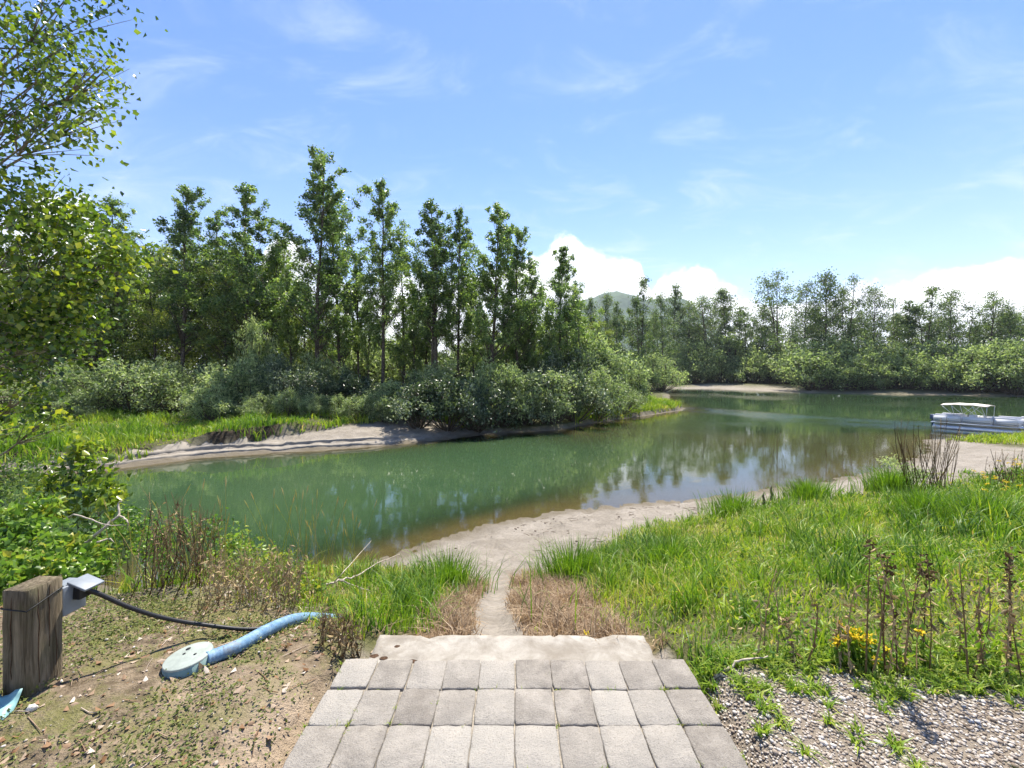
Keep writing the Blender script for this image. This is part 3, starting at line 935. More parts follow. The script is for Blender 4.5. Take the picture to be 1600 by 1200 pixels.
for i, (px, top, d, wf_) in enumerate(BUSH):
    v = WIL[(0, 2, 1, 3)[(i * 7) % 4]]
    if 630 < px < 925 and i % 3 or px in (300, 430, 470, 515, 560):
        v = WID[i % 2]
    h = height_for(px, top, d)
    place('shrub', 'willow_bush', ((px - 800) / FPX * d, d), v[0], SP, h, v[1],
          f'willow bush under the poplars across the water, {ordinal(i)} from the left', 'bush', 'willow bushes on the opposite bank', rnd.uniform(0, 6.28), wide=wf_ * 4.2 / max(h, 3.2), sink=0.15)


for i, px in enumerate(range(470, 960, 24)):
    d = 55 + rnd.uniform(0, 8)
    v = WIL[i % 4]
    h = height_for(px, rnd.uniform(515, 548), d)
    place('shrub', 'inner_bush', ((px - 800) / FPX * d, d), v[0], SP, h, v[1],
          'bush seen between the poplar trunks, at the back of the wood', 'bush', 'bushes behind the poplar trunks', rnd.uniform(0, 6.28), wide=1.0, sink=0.2)


# ------------------------------------------------------------------ far side of the river, right half
def far_xy(px, back):
    """a spot that many metres behind the far waterline in that column"""
    k = (px - 800) / FPX
    for d in np.arange(60, 190, 0.5):
        x = np.array([k * d]); y = np.array([float(d)])
        _, mm = terrain(x, y, False)
        if mm['reg'][0] == 2 and not mm['wet'][0] and mm['df'][0] > 0.4:
            return k * (d + back), d + back
    return k * 150, 150.0


RTALL = [(1050, 450, 14, 3), (1078, 472, 16, 4), (1104, 460, 15, 4), (1140, 452, 17, 0), (1166, 476, 14, 3), (1188, 478, 16, 2), (1216, 420, 14, 0), (1252, 446, 13, 2), (1290, 428, 14, 4), (1324, 430, 15, 1),
         (1362, 456, 13, 0), (1398, 462, 15, 4), (1424, 474, 14, 3), (1446, 450, 13, 1), (1480, 458, 14, 2), (1512, 476, 15, 3), (1545, 455, 13, 0), (1582, 478, 14, 2), (1612, 470, 15, 1)]
for i, (px, top, back, v) in enumerate(RTALL):
    v = (3, 7, 5, 0, 6, 2, 5, 7, 4, 5, 7, 6, 3, 1, 7, 6, 5, 2, 7)[i]
    x, y = far_xy(px, back + (18 if px < 1240 else 0))
    place('tree', 'cottonwood_tree', (x, y), COT[v][0], TP, height_for(px, top, y), COT[v][1],
          f'old dark-trunked cottonwood across the river, {ordinal(i)} from the left in the front row', 'tree', 'cottonwoods across the river', rnd.uniform(0, 6.28), wide=rnd.uniform(0.8, 1.15))
PTALL = [(925, 468, 92, 3), (944, 462, 100, 4), (965, 476, 96, 3), (1000, 435, 104, 1), (1022, 488, 112, 2), (1036, 462, 122, 4)]
for i, (px, top, y, v) in enumerate(PTALL):
    place('tree', 'point_cottonwood', ((px - 800) / FPX * y, y), COT[v][0], TP, height_for(px, top, y), COT[v][1],
          f'cottonwood on the wooded point in front of the mountain, {ordinal(i)} from the left', 'tree', 'cottonwoods on the point', rnd.uniform(0, 6.28), wide=0.72)
for i, px in enumerate(range(905, 1640, 21)):
    if px < 1045:
        y = 118 + rnd.uniform(0, 14); x = (px - 800) / FPX * y
    else:
        x, y = far_xy(px, (38 if px < 1240 else 20) + rnd.uniform(0, 8))
    v = COT[(3, 2, 0)[i % 3]]
    place('tree', 'far_wood_tree', (x, y), v[0], TP, height_for(px, rnd.uniform(482, 515), y), v[1],
          'lower tree of the dense row behind the cottonwoods across the river', 'tree', 'dense back row across the river', rnd.uniform(0, 6.28), wide=1.25)
k = 0
for px in list(range(985, 1640, 24)):
    if px < 1045:
        y = 104 + rnd.uniform(-6, 6); x = (px - 800) / FPX * y
    else:
        x, y = far_xy(px, (24 if px < 1262 else 3.0) + rnd.uniform(0, 3))
    v = WIF[k % 3]
    top = rnd.uniform(548, 572) if px < 1490 else rnd.uniform(525, 552)
    place('shrub', 'riverside_willow', (x, y), v[0], SP, height_for(px, top, y), v[1],
          f'pale rounded willow on the far river edge, {ordinal(k)} from the left', 'bush', 'willows along the far river edge', rnd.uniform(0, 6.28), wide=rnd.uniform(0.85, 1.1), sink=0.3)
    k += 1
for i, px in enumerate(range(1055, 1640, 30)):
    x, y = far_xy(px, (29 if px < 1262 else 8) + rnd.uniform(0, 2))
    v = WIF[(i + 1) % 3]
    place('shrub', 'inland_willow', (x, y), v[0], SP, height_for(px, rnd.uniform(515, 545), y), v[1],
          'willow of the second row, behind the bushes on the far river edge', 'bush', 'second row of willows across the river', rnd.uniform(0, 6.28), sink=0.3)

# ------------------------------------------------------------------ near broadleaf tree at the left edge
rg = np.random.default_rng(77)
tx, ty = -11.2, 7.6
tz = gz1(tx, ty)
root = empty('birch_tree', (tx, ty, tz))
tag(root, 'sunlit broadleaf tree overhanging the left edge of the view', 'tree')
lf, wd = MB(), MB()
p = trunk_path(11.5, rg, 0.03, 0.02)
wd.tube(p, 0.15 * (1 - np.linspace(0, 1, 10) * 0.85), 8, 0.5)
def rel(px, py, d):
    return at(px, py, d) - np.array([tx, ty, tz])
lobes = []
for px, py, d, r_, nl in [(30, 90, 6.6, 1.0, 260), (100, 95, 6.9, .7, 150), (60, 150, 6.5, .8, 190), (120, 130, 7.1, .6, 170), (30, 205, 6.8, .8, 190), (95, 200, 6.6, .55, 170), (150, 175, 7.0, .35, 45),
                      (172, 110, 7.1, .25, 24), (10, 30, 6.6, 1.0, 350), (100, 25, 6.9, .8, 260), (-60, 60, 6.5, 1.2, 300), (-60, 200, 6.5, 1.2, 300),
                      (20, 320, 6.6, .8, 420), (80, 325, 6.8, .65, 380), (120, 350, 7.0, .5, 260), (40, 390, 6.4, .8, 460), (110, 400, 6.6, .75, 420), (165, 395, 6.9, .55, 260), (205, 405, 7.0, .4, 130),
                      (30, 460, 6.3, .8, 460), (95, 460, 6.6, .75, 420), (150, 450, 6.9, .55, 240), (20, 530, 6.4, .75, 380), (75, 535, 6.7, .6, 260), (120, 500, 6.9, .45, 150),
                      (-60, 350, 6.3, 1.2, 300), (-60, 500, 6.3, 1.2, 300), (15, 600, 6.6, .55, 170), (60, 620, 6.9, .4, 90), (80, 660, 7.0, .35, 70), (5, 660, 6.8, .5, 120)]:
    lobes.append((rel(px, py, d), (r_ * 1.1, r_, r_ * 0.85), int(nl * 1.05)))
crown_mesh(lf, wd, lobes, lambda c: (on(p, float(np.clip(c[2] - 0.35 * math.hypot(c[0], c[1]), 1.6, 10.8))), 0.035), rg, 0.098, 11, 0.78, base_tint=0.46, sides=5, droop=0.35, spread=0.75, inner=0.3)
wd.build('trunk', M['bark_pale'], root, True)
lf.build('crown', M['near_leaf'], root)

# ------------------------------------------------------------------ grass on the near bank
def polar(n, r0, r1, a0, a1, rg):
    r = rg.uniform(r0, r1, n); a = rg.uniform(a0, a1, n)
    return r * np.sin(a), r * np.cos(a), r


rg = np.random.default_rng(500)
x, y, r = polar(190000, 2.2, 34, R(-56), R(58), rg)
z, mm = terrain(x, y)
gmk, dm, gvm = green_mask(x, y, z, mm)
dry_in = sstep(1.1, 0.7, np.abs(x - 0.12) + (fbm(x * 3, y * 3, 51) - 0.5) * 0.7) * sstep(7.6, 6.8, y) * (y > 3.0)
ok = (rg.uniform(size=len(x)) < gmk * (1 - 0.97 * dry_in)) & mm['near'] & (z > 0.12) & ~((y < 3.4) & (np.abs(x) < 1.08)) & ~((x / y < -0.95) & (rg.uniform(size=len(x)) < .7))
x, y, z, r = x[ok], y[ok], z[ok], r[ok]
N = len(x)
patch = fbm(x * 0.7, y * 0.7, 53); clump = fbm(x * 2.6, y * 2.6, 55, 3)
tuft = sstep(0.48, 0.72, clump)
left = sstep(-1.2, -2.2, x)
edge_ = np.clip((z - mm['thr'][ok]) / 0.8, 0, 1)
h = (0.13 + 0.42 * tuft + 0.14 * patch) * rg.uniform(0.55, 1.25, N) * (0.6 + 0.5 * edge_)
h = h * np.where(x > 1, np.interp(y, [2.4, 2.8, 3.4, 4.2], [0.25, 0.38, 0.55, 0.95]), np.where(x < -0.5, 0.75, 0.9))
h = h * (1 - 0.30 * left)
az_ = fbm(x * 1.6, y * 1.6, 57, 3) * 18 + rg.normal(0, 1.2, N)
lean = np.clip(rg.normal(0.55, 0.25, N), 0.05, 1.2)
wd_ = 0.0075 + 0.0014 * r * rg.uniform(0.6, 1.2, N)
tint = 0.44 + (patch - 0.5) * 0.8 - (tuft - 0.4) * 0.30 + rg.normal(0, 0.15, N)
drift = sstep(0.60, 0.72, fbm(x * 0.9 + 7, y * 0.9, 59))
tint = tint + np.where(rg.uniform(size=N) < 0.07 + 0.30 * drift + 0.28 * left, rg.uniform(0.25, 0.5, N), 0)
gs = MB().blades(np.stack([x, y, z - 0.02], 1), h, wd_, az_, lean, np.clip(tint, 0, 1), rg).build('grass', M['grass'])
tag(gs, 'long bright green grass covering the near bank', 'grass', kind='stuff')

# dry brown grass either side of the trodden path
x = rg.uniform(-1.1, 1.25, 26000); y = rg.uniform(3.06, 7.8, 26000)
z, mm = terrain(x, y)
prob = sstep(1.05, 0.6, np.abs(x - 0.12) + (fbm(x * 3, y * 3, 51) - 0.5) * 0.7) * sstep(7.6, 6.8, y + (fbm(x * 2, y * 2, 52) - 0.5) * 2) * sstep(0.14, 0.26, np.abs(x - path_x(y)) + (fbm(x * 6, y * 6, 58) - 0.5) * 0.12)
ok = rg.uniform(size=len(x)) < prob
x, y, z = x[ok], y[ok], z[ok]
N = len(x)
cl = fbm(x * 5, y * 5, 54, 3)
ds = MB().blades(np.stack([x, y, z - 0.01], 1), (0.07 + 0.16 * sstep(.4, .7, cl)) * rg.uniform(0.6, 1.3, N), rg.uniform(0.006, 0.012, N), rg.uniform(0, 6.28, N), rg.uniform(0.3, 1.3, N),
                 np.clip(0.5 + rg.normal(0, 0.22, N) + (cl - .5) * -0.6, 0, 1), rg, 2).build('dry_grass', M['dry'])
tag(ds, 'trampled brown dry grass on both sides of the sandy path', 'grass', kind='stuff')

# grass on the opposite bank and on the point
x = np.concatenate([rg.uniform(-44, -4, 46000), rg.uniform(6, 27, 22000)]); y = np.concatenate([rg.uniform(20, 44, 46000), rg.uniform(40, 70, 22000)])
z, mm = terrain(x, y)
s = mm['dl'] - mm['wb']
ok = (mm['reg'] == 1) & ~mm['wet'] & (s > np.where(x < -20.5, -0.9, 0.05) + (fbm(x, y, 74) - .5) * .8) & (s < 16)
ok &= (x < 2) | (s < 7)
x, y, z, s = x[ok], y[ok], z[ok], s[ok]
N = len(x)
pt = 0.55 * fbm(x * 0.35, y * 0.35, 71) + 0.45 * fbm(x * 1.3, y * 1.3, 72)
fg = MB().blades(np.stack([x, y, z - 0.03], 1), (0.12 + 1.0 * sstep(.3, .7, pt) + 0.4 * (x > 3)) * rg.uniform(0.5, 1.25, N), rg.uniform(0.05, 0.10, N), rg.uniform(0, 6.28, N), rg.uniform(0.15, 0.8, N),
                 np.clip(0.36 - (pt - 0.5) * 0.9 + rg.normal(0, 0.13, N) + 0.22 * sstep(.45, .6, fbm(x * .5 + 9, y * .5, 73)) + 0.25 * sstep(0.8, 0.0, s) * (rg.uniform(size=N) < .35), 0, 1), rg, 2).build('bank_grass', M['grass'])
tag(fg, 'bright meadow grass along the top of the opposite bank', 'grass', kind='stuff')
x = rg.uniform(28, 48, 22000); y = rg.uniform(20, 34, 22000)
z, mm = terrain(x, y)
ok = mm['near'] & (z > 0.1) & (mm['dn'] > 0.35) & (rg.uniform(size=len(x)) < np.maximum(sstep(.40, .55, fbm(x * .3, y * .3, 75)) * sstep(31, 33.5, x + (y - 28) * .3), sstep(1.15, .75, np.hypot((x - 34.5) / 4.2, (y - 28.6) / 2.0) + (fbm(x, y, 76) - .5) * .6)))
x, y, z = x[ok], y[ok], z[ok]; N = len(x)
tag(MB().blades(np.stack([x, y, z - .02], 1), rg.uniform(.2, .7, N), rg.uniform(.03, .07, N), rg.uniform(0, 6.28, N), rg.uniform(.2, .9, N), np.clip(rg.normal(.62, .13, N), 0, 1), rg, 2).build('shore_grass', M['grass']),
    'yellow-green grass on the shore in front of the boats', 'grass', kind='stuff')
# roots and earth hanging under the cut edge
# tall tufts that stand out of the near grass
TUFTS = [(700, 925, 6.2, .55, 'left of the path mouth'), (893, 905, 6.9, .62, 'with a dark foot right of the path'), (1145, 828, 12.0, .68, 'on the sand edge'), (1262, 790, 14.5, .66, 'beside the small dead stump'),
         (1440, 860, 9.5, .7, 'dark, in the middle of the right-hand grass'), (1535, 905, 8.0, .7, 'dark, at the right edge of the grass'), (1050, 935, 6.4, .45, 'in the grass right of the brown patch'), (1390, 770, 15, .9, 'below the leafless twig clump')]
for px, py, d, hh_, where in TUFTS:
    c = at(px, py, d); cx, cy = c[0], c[1]
    n = 800
    a = rg.uniform(0, 6.28, n); q = np.abs(rg.normal(0, 0.18 + 0.022 * d, n))
    X = cx + np.cos(a) * q; Y = cy + np.sin(a) * q
    Z = gz(X, Y)
    o = empty('grass_tuft', (cx, cy, gz1(cx, cy)))
    tag(o, f'tall grass tuft {where}', 'grass tuft', 'tall grass tufts')
    MB().blades(np.stack([X - cx, Y - cy, Z - gz1(cx, cy) - 0.02], 1), 1.25 * hh_ * rg.uniform(0.45, 1.15, n), np.full(n, 0.006 + 0.0011 * d), a + rg.normal(0, 0.4, n), rg.uniform(0.1, 0.75, n),
                np.clip(rg.normal(0.24, 0.13, n), 0, 1), rg).build('blades', M['grass'], o)['kind'] = 'stuff'

# broad-leaved weeds and withered leaves mixed into the grass beside the gravel
x, y, r = polar(5200, 2.7, 7.5, R(20), R(56), rg)
z, mm = terrain(x, y)
gmk, dm, gvm = green_mask(x, y, z, mm)
ok = (gmk > 0.4) & (rg.uniform(size=len(x)) < sstep(0.42, 0.62, fbm(x * 1.8, y * 1.8, 99)) + 0.25 * (y < 3.3))
P = np.stack([x[ok], y[ok], z[ok] + rg.uniform(0.03, 0.30, ok.sum())], 1)
tag(MB().leaves(P, rg.uniform(0.025, 0.06, len(P)), np.clip(rg.normal(0.45, 0.28, len(P)), 0, 1), rg, 0.42, -0.3, 0.2).build('meadow_weeds', M['grass']), 'leafy green and withered weeds among the right-hand grass', 'weeds', kind='stuff')

# seed-headed stems at the left
lf, sd = MB(), MB()
nst = 0
for i in range(110):
    px = rg.uniform(170, 560); d = rg.uniform(3.8, 6.2)
    bx, by = (px - 800) / FPX * d, d
    b = np.array([bx, by, gz1(bx, by)])
    hh_ = rg.uniform(0.5, 1.0)
    ln = rg.normal(0, 0.18, 2)
    t = np.linspace(0, 1, 5)[:, None]
    path = b + np.concatenate([ln * hh_ * t ** 1.6, hh_ * t], 1)
    lf.tube(path, np.linspace(0.0035, 0.0015, 5), 3, rg.uniform(0.7, 1.0), cap=False)
    dv = path[-1] - path[-2]; dv /= np.linalg.norm(dv)
    lf.tube(np.array([path[-1] - dv * 0.01, path[-1] + dv * 0.04, path[-1] + dv * 0.09]), [0.003, 0.006, 0.001], 4, rg.uniform(0.85, 1.0), cap=False)
o = lf.build('seed_grass', M['grass'])
tag(o, 'thin pale seed-headed grass stems at the left water edge', 'grass', kind='stuff')

# ------------------------------------------------------------------ leafy undergrowth at the left
def leafy(name, label, cat, group, spots, lsize, leafmat, nl, tint=0.5, hgt=0.5, wid=0.7):
    bx, by = np.mean([s[0] for s in spots]), np.mean([s[1] for s in spots])
    bz = gz1(bx, by)
    o = empty(name, (bx, by, bz))
    tag(o, label, cat, group)
    lf, wd = MB(), MB()
    lobes = [(np.array([sx - bx, sy - by, sz - bz]), (sr, sr, sr * 0.8), nl) for sx, sy, sz, sr in spots]
    crown_mesh(lf, wd, lobes, lambda c: (np.array([c[0] * 0.7, c[1] * 0.7, gz1(bx + c[0] * 0.7, by + c[1] * 0.7) - bz - 0.03]), 0.008), rg, lsize, 7, wid, base_tint=tint, droop=0.0, spread=0.85, inner=0.2)
    wd.build('stems', M['bark'], o, True)
    lf.build('foliage', leafmat, o)
    return o


def spots_px(lst):
    return [(*at(px, py, d), r_) for px, py, d, r_ in lst]


leafy('sapling', 'lime-tipped leafy sapling in front of the left end of the beach', 'sapling', None,
      spots_px([(100, 740, 5.6, .3), (140, 735, 5.7, .25), (125, 705, 5.7, .16), (80, 770, 5.6, .3), (155, 765, 5.6, .25), (172, 780, 5.5, .18), (60, 800, 5.5, .3), (120, 790, 5.5, .3)]), 0.10, M['near_leaf'], 120, 0.62)
leafy('dark_bush', 'shadowy dark green bush at the left edge above the brambles', 'bush', None,
      spots_px([(0, 740, 5.8, .3), (30, 745, 6.0, .28), (-40, 760, 5.6, .4), (15, 780, 5.6, .3), (55, 750, 6.2, .22)]), 0.07, M['poplar'], 240, 0.45, wid=0.4)
leafy('bramble_patch', 'low bright green bramble leaves behind the wooden post', 'bramble', None,
      spots_px([(10, 850, 4.3, .22), (45, 835, 4.5, .22), (85, 850, 4.4, .22), (25, 890, 4.0, .22), (70, 890, 4.0, .22), (110, 880, 4.2, .2), (130, 860, 4.5, .18), (-30, 870, 4.0, .3), (0, 915, 3.7, .2), (125, 905, 4.0, .14), (60, 800, 4.9, .22), (20, 810, 4.7, .22)]), 0.075, M['bramble'], 230, 0.6)
leafy('weed_bush', 'yellow-green weeds with orange leaves beside the end of the blue pipe', 'weeds', None,
      spots_px([(450, 905, 4.3, .16), (480, 900, 4.4, .15), (500, 920, 4.2, .14), (470, 930, 4.0, .12), (425, 880, 4.7, .18), (395, 865, 4.9, .18)]), 0.045, M['bramble'], 150, 0.75)
leafy('scrub_bush', 'mixed green scrub behind the clump of dead stems', 'scrub', None,
      spots_px([(190, 830, 5.0, .2), (225, 850, 4.8, .2), (260, 870, 4.7, .18), (330, 830, 5.2, .22), (365, 840, 5.2, .2), (215, 800, 5.4, .2), (290, 830, 5.2, .2)]), 0.05, M['bramble'], 120, 0.45)

leafy('water_edge_scrub', 'dense green scrub hiding the water edge behind the post', 'scrub', None,
      spots_px([(110, 850, 5.4, .25), (145, 855, 5.2, .25), (175, 860, 5.2, .25), (150, 825, 5.8, .28), (200, 845, 5.4, .25), (180, 820, 6.0, .25), (230, 830, 5.6, .2), (255, 845, 5.5, .2), (135, 885, 4.7, .18), (165, 885, 4.8, .18)]), 0.055, M['bramble'], 170, 0.5)
leafy('yellowing_scrub', 'yellowing scrub between the dead stems and the grass at the water edge', 'scrub', None,
      spots_px([(340, 870, 5.0, .2), (375, 880, 4.8, .2), (410, 890, 4.7, .2), (440, 880, 5.0, .18), (360, 850, 5.4, .2), (395, 905, 4.5, .16)]), 0.04, M['bramble'], 150, 0.8)

# low weeds on the dirt, and small rosettes on the gravel (nobody could count them)
x = rg.uniform(-4.4, -0.95, 60000); y = rg.uniform(1.7, 4.8, 60000)
z, mm = terrain(x, y)
_, dm, _ = green_mask(x, y, z, mm)
pm = 0.75 * sstep(0.46, 0.62, fbm(x * 2.6, y * 2.6, 91)) + 0.7 * np.exp(-((x + 2.75) / .55) ** 2 - ((y - 3.2) / .5) ** 2)
ok = (rg.uniform(size=len(x)) < pm * 0.8 * sstep(-0.95, -1.5, x)) & (dm > 0.2)
P = np.stack([x[ok], y[ok], z[ok] + 0.006], 1)
P[:, 2] += np.abs(rg.normal(0, 0.012, len(P)))
wdm = MB().leaves(P, rg.uniform(0.010, 0.026, len(P)), np.clip(rg.normal(0.5, 0.25, len(P)), 0, 1), rg, 0.6, -0.2, 0.55).build('dirt_weeds', M['moss'])
tag(wdm, 'tiny green weeds creeping over the bare dirt', 'weeds', kind='stuff')
x = rg.uniform(1.0, 4.6, 420); y = rg.uniform(1.7, 2.75, 420)
x = np.concatenate([x, rg.uniform(1.05, 4.6, 500)]); y = np.concatenate([y, rg.uniform(2.3, 2.75, 500)])
z, mm = terrain(x, y)
pm = sstep(0.45, 0.7, fbm(x * 2.4, y * 2.4, 93)) + sstep(2.4, 2.6, y)
ok = rg.uniform(size=len(x)) < pm * 0.7
mb = MB()
for px_, py_, pz_ in zip(x[ok], y[ok], z[ok]):
    n = 16
    mb.blades(np.tile([px_, py_, pz_ - 0.004], (n, 1)) + rg.normal(0, 0.012, (n, 3)) * [1, 1, 0], rg.uniform(0.04, 0.10, n), rg.uniform(0.007, 0.015, n), rg.uniform(0, 6.28, n), rg.uniform(0.5, 1.3, n), np.clip(rg.normal(0.5, 0.13, n), 0, 1), rg, 2)
tag(mb.build('gravel_weeds', M['grass']), 'small green weeds growing through the gravel', 'weeds', kind='stuff')

# fallen leaves and twigs on the dirt
x = rg.uniform(-4.2, -0.8, 4200); y = rg.uniform(1.7, 4.6, 4200)
z, mm = terrain(x, y)
_, dm, _ = green_mask(x, y, z, mm)
pl_ = 0.22 + 0.9 * np.exp(-((x + 1.75) / .5) ** 2 - ((y - 3.15) / .3) ** 2) + 0.35 * sstep(.5, .7, fbm(x * 2, y * 2, 95))
ok = (rg.uniform(size=len(x)) < pl_) & (dm > 0.15)
P = np.stack([x[ok], y[ok], z[ok] + 0.008], 1)
lit = MB().leaves(P, rg.uniform(0.02, 0.055, len(P)), np.clip(rg.normal(0.55, 0.28, len(P)), 0, 1), rg, 0.7, -0.1, 0.8, fold=0.25)
for i in range(160):
    tx_, ty_ = rg.uniform(-3.9, -0.9), rg.uniform(1.8, 4.4)
    a = rg.uniform(0, 6.28); l = rg.uniform(0.05, 0.22)
    q = np.array([[tx_ - math.cos(a) * l / 2, ty_ - math.sin(a) * l / 2], [tx_, ty_], [tx_ + math.cos(a) * l / 2, ty_ + math.sin(a) * l / 2]]) + rg.normal(0, .006, (3, 2))
    lit.tube(np.column_stack([q, gz(q[:, 0], q[:, 1]) + 0.006]), [0.0025, 0.003, 0.0015], 3, rg.uniform(0.3, 1.0), cap=False)
tag(lit.build('leaf_litter', M['litter']), 'dead brown leaves and twigs scattered over the dirt', 'leaf litter', kind='stuff')


# ------------------------------------------------------------------ stones and gravel
def stone(rg, s, sub=1):
    b = bpy.data.meshes.new('tmp')
    import bmesh
    bm = bmesh.new()
    bmesh.ops.create_icosphere(bm, subdivisions=sub, radius=1)
    v = np.array([q.co[:] for q in bm.verts]); f = np.array([[q.index for q in fc_.verts] for fc_ in bm.faces])
    bm.free(); bpy.data.meshes.remove(b)
    v = v * (1 + rg.normal(0, 0.12, (len(v), 1))) * s
    return v, f


m, g, out = mat('pebble')
t = g.attr('tint')
c = g.ramp(t, [(0.0, (0.12, 0.09, 0.065)), (0.3, (0.25, 0.195, 0.145)), (0.65, (0.40, 0.35, 0.295)), (1.0, (0.58, 0.54, 0.49))])
principled(g, out, c, 0.8, 0.25)
M['pebble'] = m
protos = [stone(rg, np.array([1.0, rg.uniform(.65, .95), rg.uniform(.45, .7)]), 1) for _ in range(6)]
x = np.concatenate([rg.uniform(1.02, 4.6, 20000), rg.uniform(-4.0, -0.9, 900)]); y = np.concatenate([rg.uniform(1.7, 2.72, 20000), rg.uniform(1.7, 4.4, 900)])
z, mm = terrain(x, y)
_, dm, gvm = green_mask(x, y, z, mm)
ok = (rg.uniform(size=len(x)) < np.where(x > 0, gvm ** 2, dm * 0.6))
ok &= ~((x > 2.8) & (rg.uniform(size=len(x)) < 0.4))
x, y, z = x[ok], y[ok], z[ok]
mb = MB()
for k, (v, f) in enumerate(protos):
    sel = np.arange(len(x)) % 6 == k
    n = sel.sum()
    a = rg.uniform(0, 6.28, n); s = rg.uniform(0.004, 0.0105, n) * np.where(rg.uniform(size=n) < .06, 1.7, 1)
    c_, s_ = np.cos(a), np.sin(a)
    vv = np.stack([(v[None, :, 0] * c_[:, None] - v[None, :, 1] * s_[:, None]), (v[None, :, 0] * s_[:, None] + v[None, :, 1] * c_[:, None]), np.broadcast_to(v[None, :, 2], (n, len(v)))], -1) * s[:, None, None]
    vv += np.stack([x[sel], y[sel], z[sel] + s * 0.35], 1)[:, None]
    ff = (f[None] + (np.arange(n) * len(v))[:, None, None]).reshape(-1, 3)
    mb.add(vv.reshape(-1, 3), ff, np.repeat(np.clip(rg.normal(0.58, 0.24, n), 0, 1), len(v)))
tag(mb.build('gravel', M['pebble'], smooth=True), 'pale mixed gravel beside the paving', 'gravel', kind='stuff')

# ------------------------------------------------------------------ paving
PAV_Z = EYE - 1.75
m, g, out = mat('paver_concrete')
tcn = g.n('ShaderNodeTexCoord').outputs['Object']
oi = g.n('ShaderNodeObjectInfo').outputs['Random']
va = g.n('ShaderNodeVectorMath', operation='ADD')
g.put(va.inputs[0], g.n('ShaderNodeNewGeometry').outputs['Position'])
pv = va.outputs[0]
base = g.ramp(oi, [(0.0, (0.19, 0.168, 0.142)), (0.3, (0.25, 0.226, 0.194)), (0.7, (0.292, 0.268, 0.233)), (1.0, (0.345, 0.32, 0.28))])
nA = g.noise(pv, 9, 5, 0.6); nB = g.noise(pv, 130, 3, 0.75); nC = g.noise(pv, 40, 4, 0.7)
c = g.mix(g.smooth(nA, 0.35, 0.7, 0, 0.45), base, (0.42, 0.38, 0.325))
c = g.mix(g.smooth(nB, 0.52, 0.72, 0, 0.55), c, (0.11, 0.094, 0.077))
c = g.mix(g.smooth(nB, 0.45, 0.28, 0, 0.45), c, (0.42, 0.39, 0.35))
c = g.mix(g.smooth(nC, 0.60, 0.72, 0, 0.5), c, (0.13, 0.112, 0.085))
c = g.mix(g.smooth(g.noise(pv, 3.2, 6, 0.7, 0.8), 0.55, 0.72, 0, 0.5), c, (0.38, 0.345, 0.30))
principled(g, out, c, 0.9, 0.2, 0, g.math('ADD', nB, nC), 0.008, 0.9)
M['paver'] = m
m, g, out = mat('step_concrete')
pv = g.n('ShaderNodeNewGeometry').outputs['Position']
nA = g.noise(pv, 5, 6, 0.65, 0.4); nB = g.noise(pv, 200, 3, 0.7); nC = g.noise(pv, 22, 5, 0.7)
c = g.mix(g.smooth(nA, 0.3, 0.7), (0.235, 0.205, 0.165), (0.40, 0.37, 0.32))
c = g.mix(g.smooth(nC, 0.56, 0.72, 0, 0.5), c, (0.25, 0.21, 0.165))
c = g.mix(g.smooth(nB, 0.6, 0.75, 0, 0.5), c, (0.16, 0.135, 0.11))
principled(g, out, c, 0.92, 0.2, 0, g.math('ADD', nB, g.math('MULTIPLY', nC, 1.5)), 0.006, 0.7)
M['step'] = m
M['joint'] = plain('joint_sand', (0.27, 0.238, 0.195), 0.95, 0.1, 0, 60, 0.3, 0.4)


def slab(w_, d_, h_, rg, n=6, rnd_=0.0065, wav=0.0018):
    """a rounded block with slightly wandering edges, top at z = 0"""
    us = np.linspace(-1, 1, n)
    ring = np.array([(u, -1) for u in us[:-1]] + [(1, u) for u in us[:-1]] + [(-u, 1) for u in us[:-1]] + [(-1, -u) for u in us[:-1]])
    cr = 0.93
    rr_ = np.linalg.norm(ring, axis=1)
    sh = np.where(rr_ > 1.3, 0.965, 1.0)[:, None]
    e = ring * sh * np.array([w_ / 2, d_ / 2]) + rg.normal(0, wav, ring.shape)
    k = len(e)
    ctr = e.mean(0)
    def inset(q):
        return e - np.sign(e) * q * (np.abs(ring) > 0.9)
    rows = [np.column_stack([inset(rnd_ * 1.1), rg.normal(0, 0.0008, k)]), np.column_stack([inset(rnd_ * 0.35), np.full(k, -rnd_ * 0.35)]), np.column_stack([e, np.full(k, -rnd_ * 1.1)]), np.column_stack([e, np.full(k, -h_)])]
    v = np.concatenate(rows + [[[0, 0, 0.001]]])
    f4 = []
    for r_ in range(3):
        for j in range(k):
            f4.append((r_ * k + j, (r_ + 1) * k + j, (r_ + 1) * k + (j + 1) % k, r_ * k + (j + 1) % k))
    f3 = [(j, (j + 1) % k, 4 * k) for j in range(k)]
    mb = MB(); mb.add(v, np.array(f4)); mb.f.append(np.array(f3))
    return mb


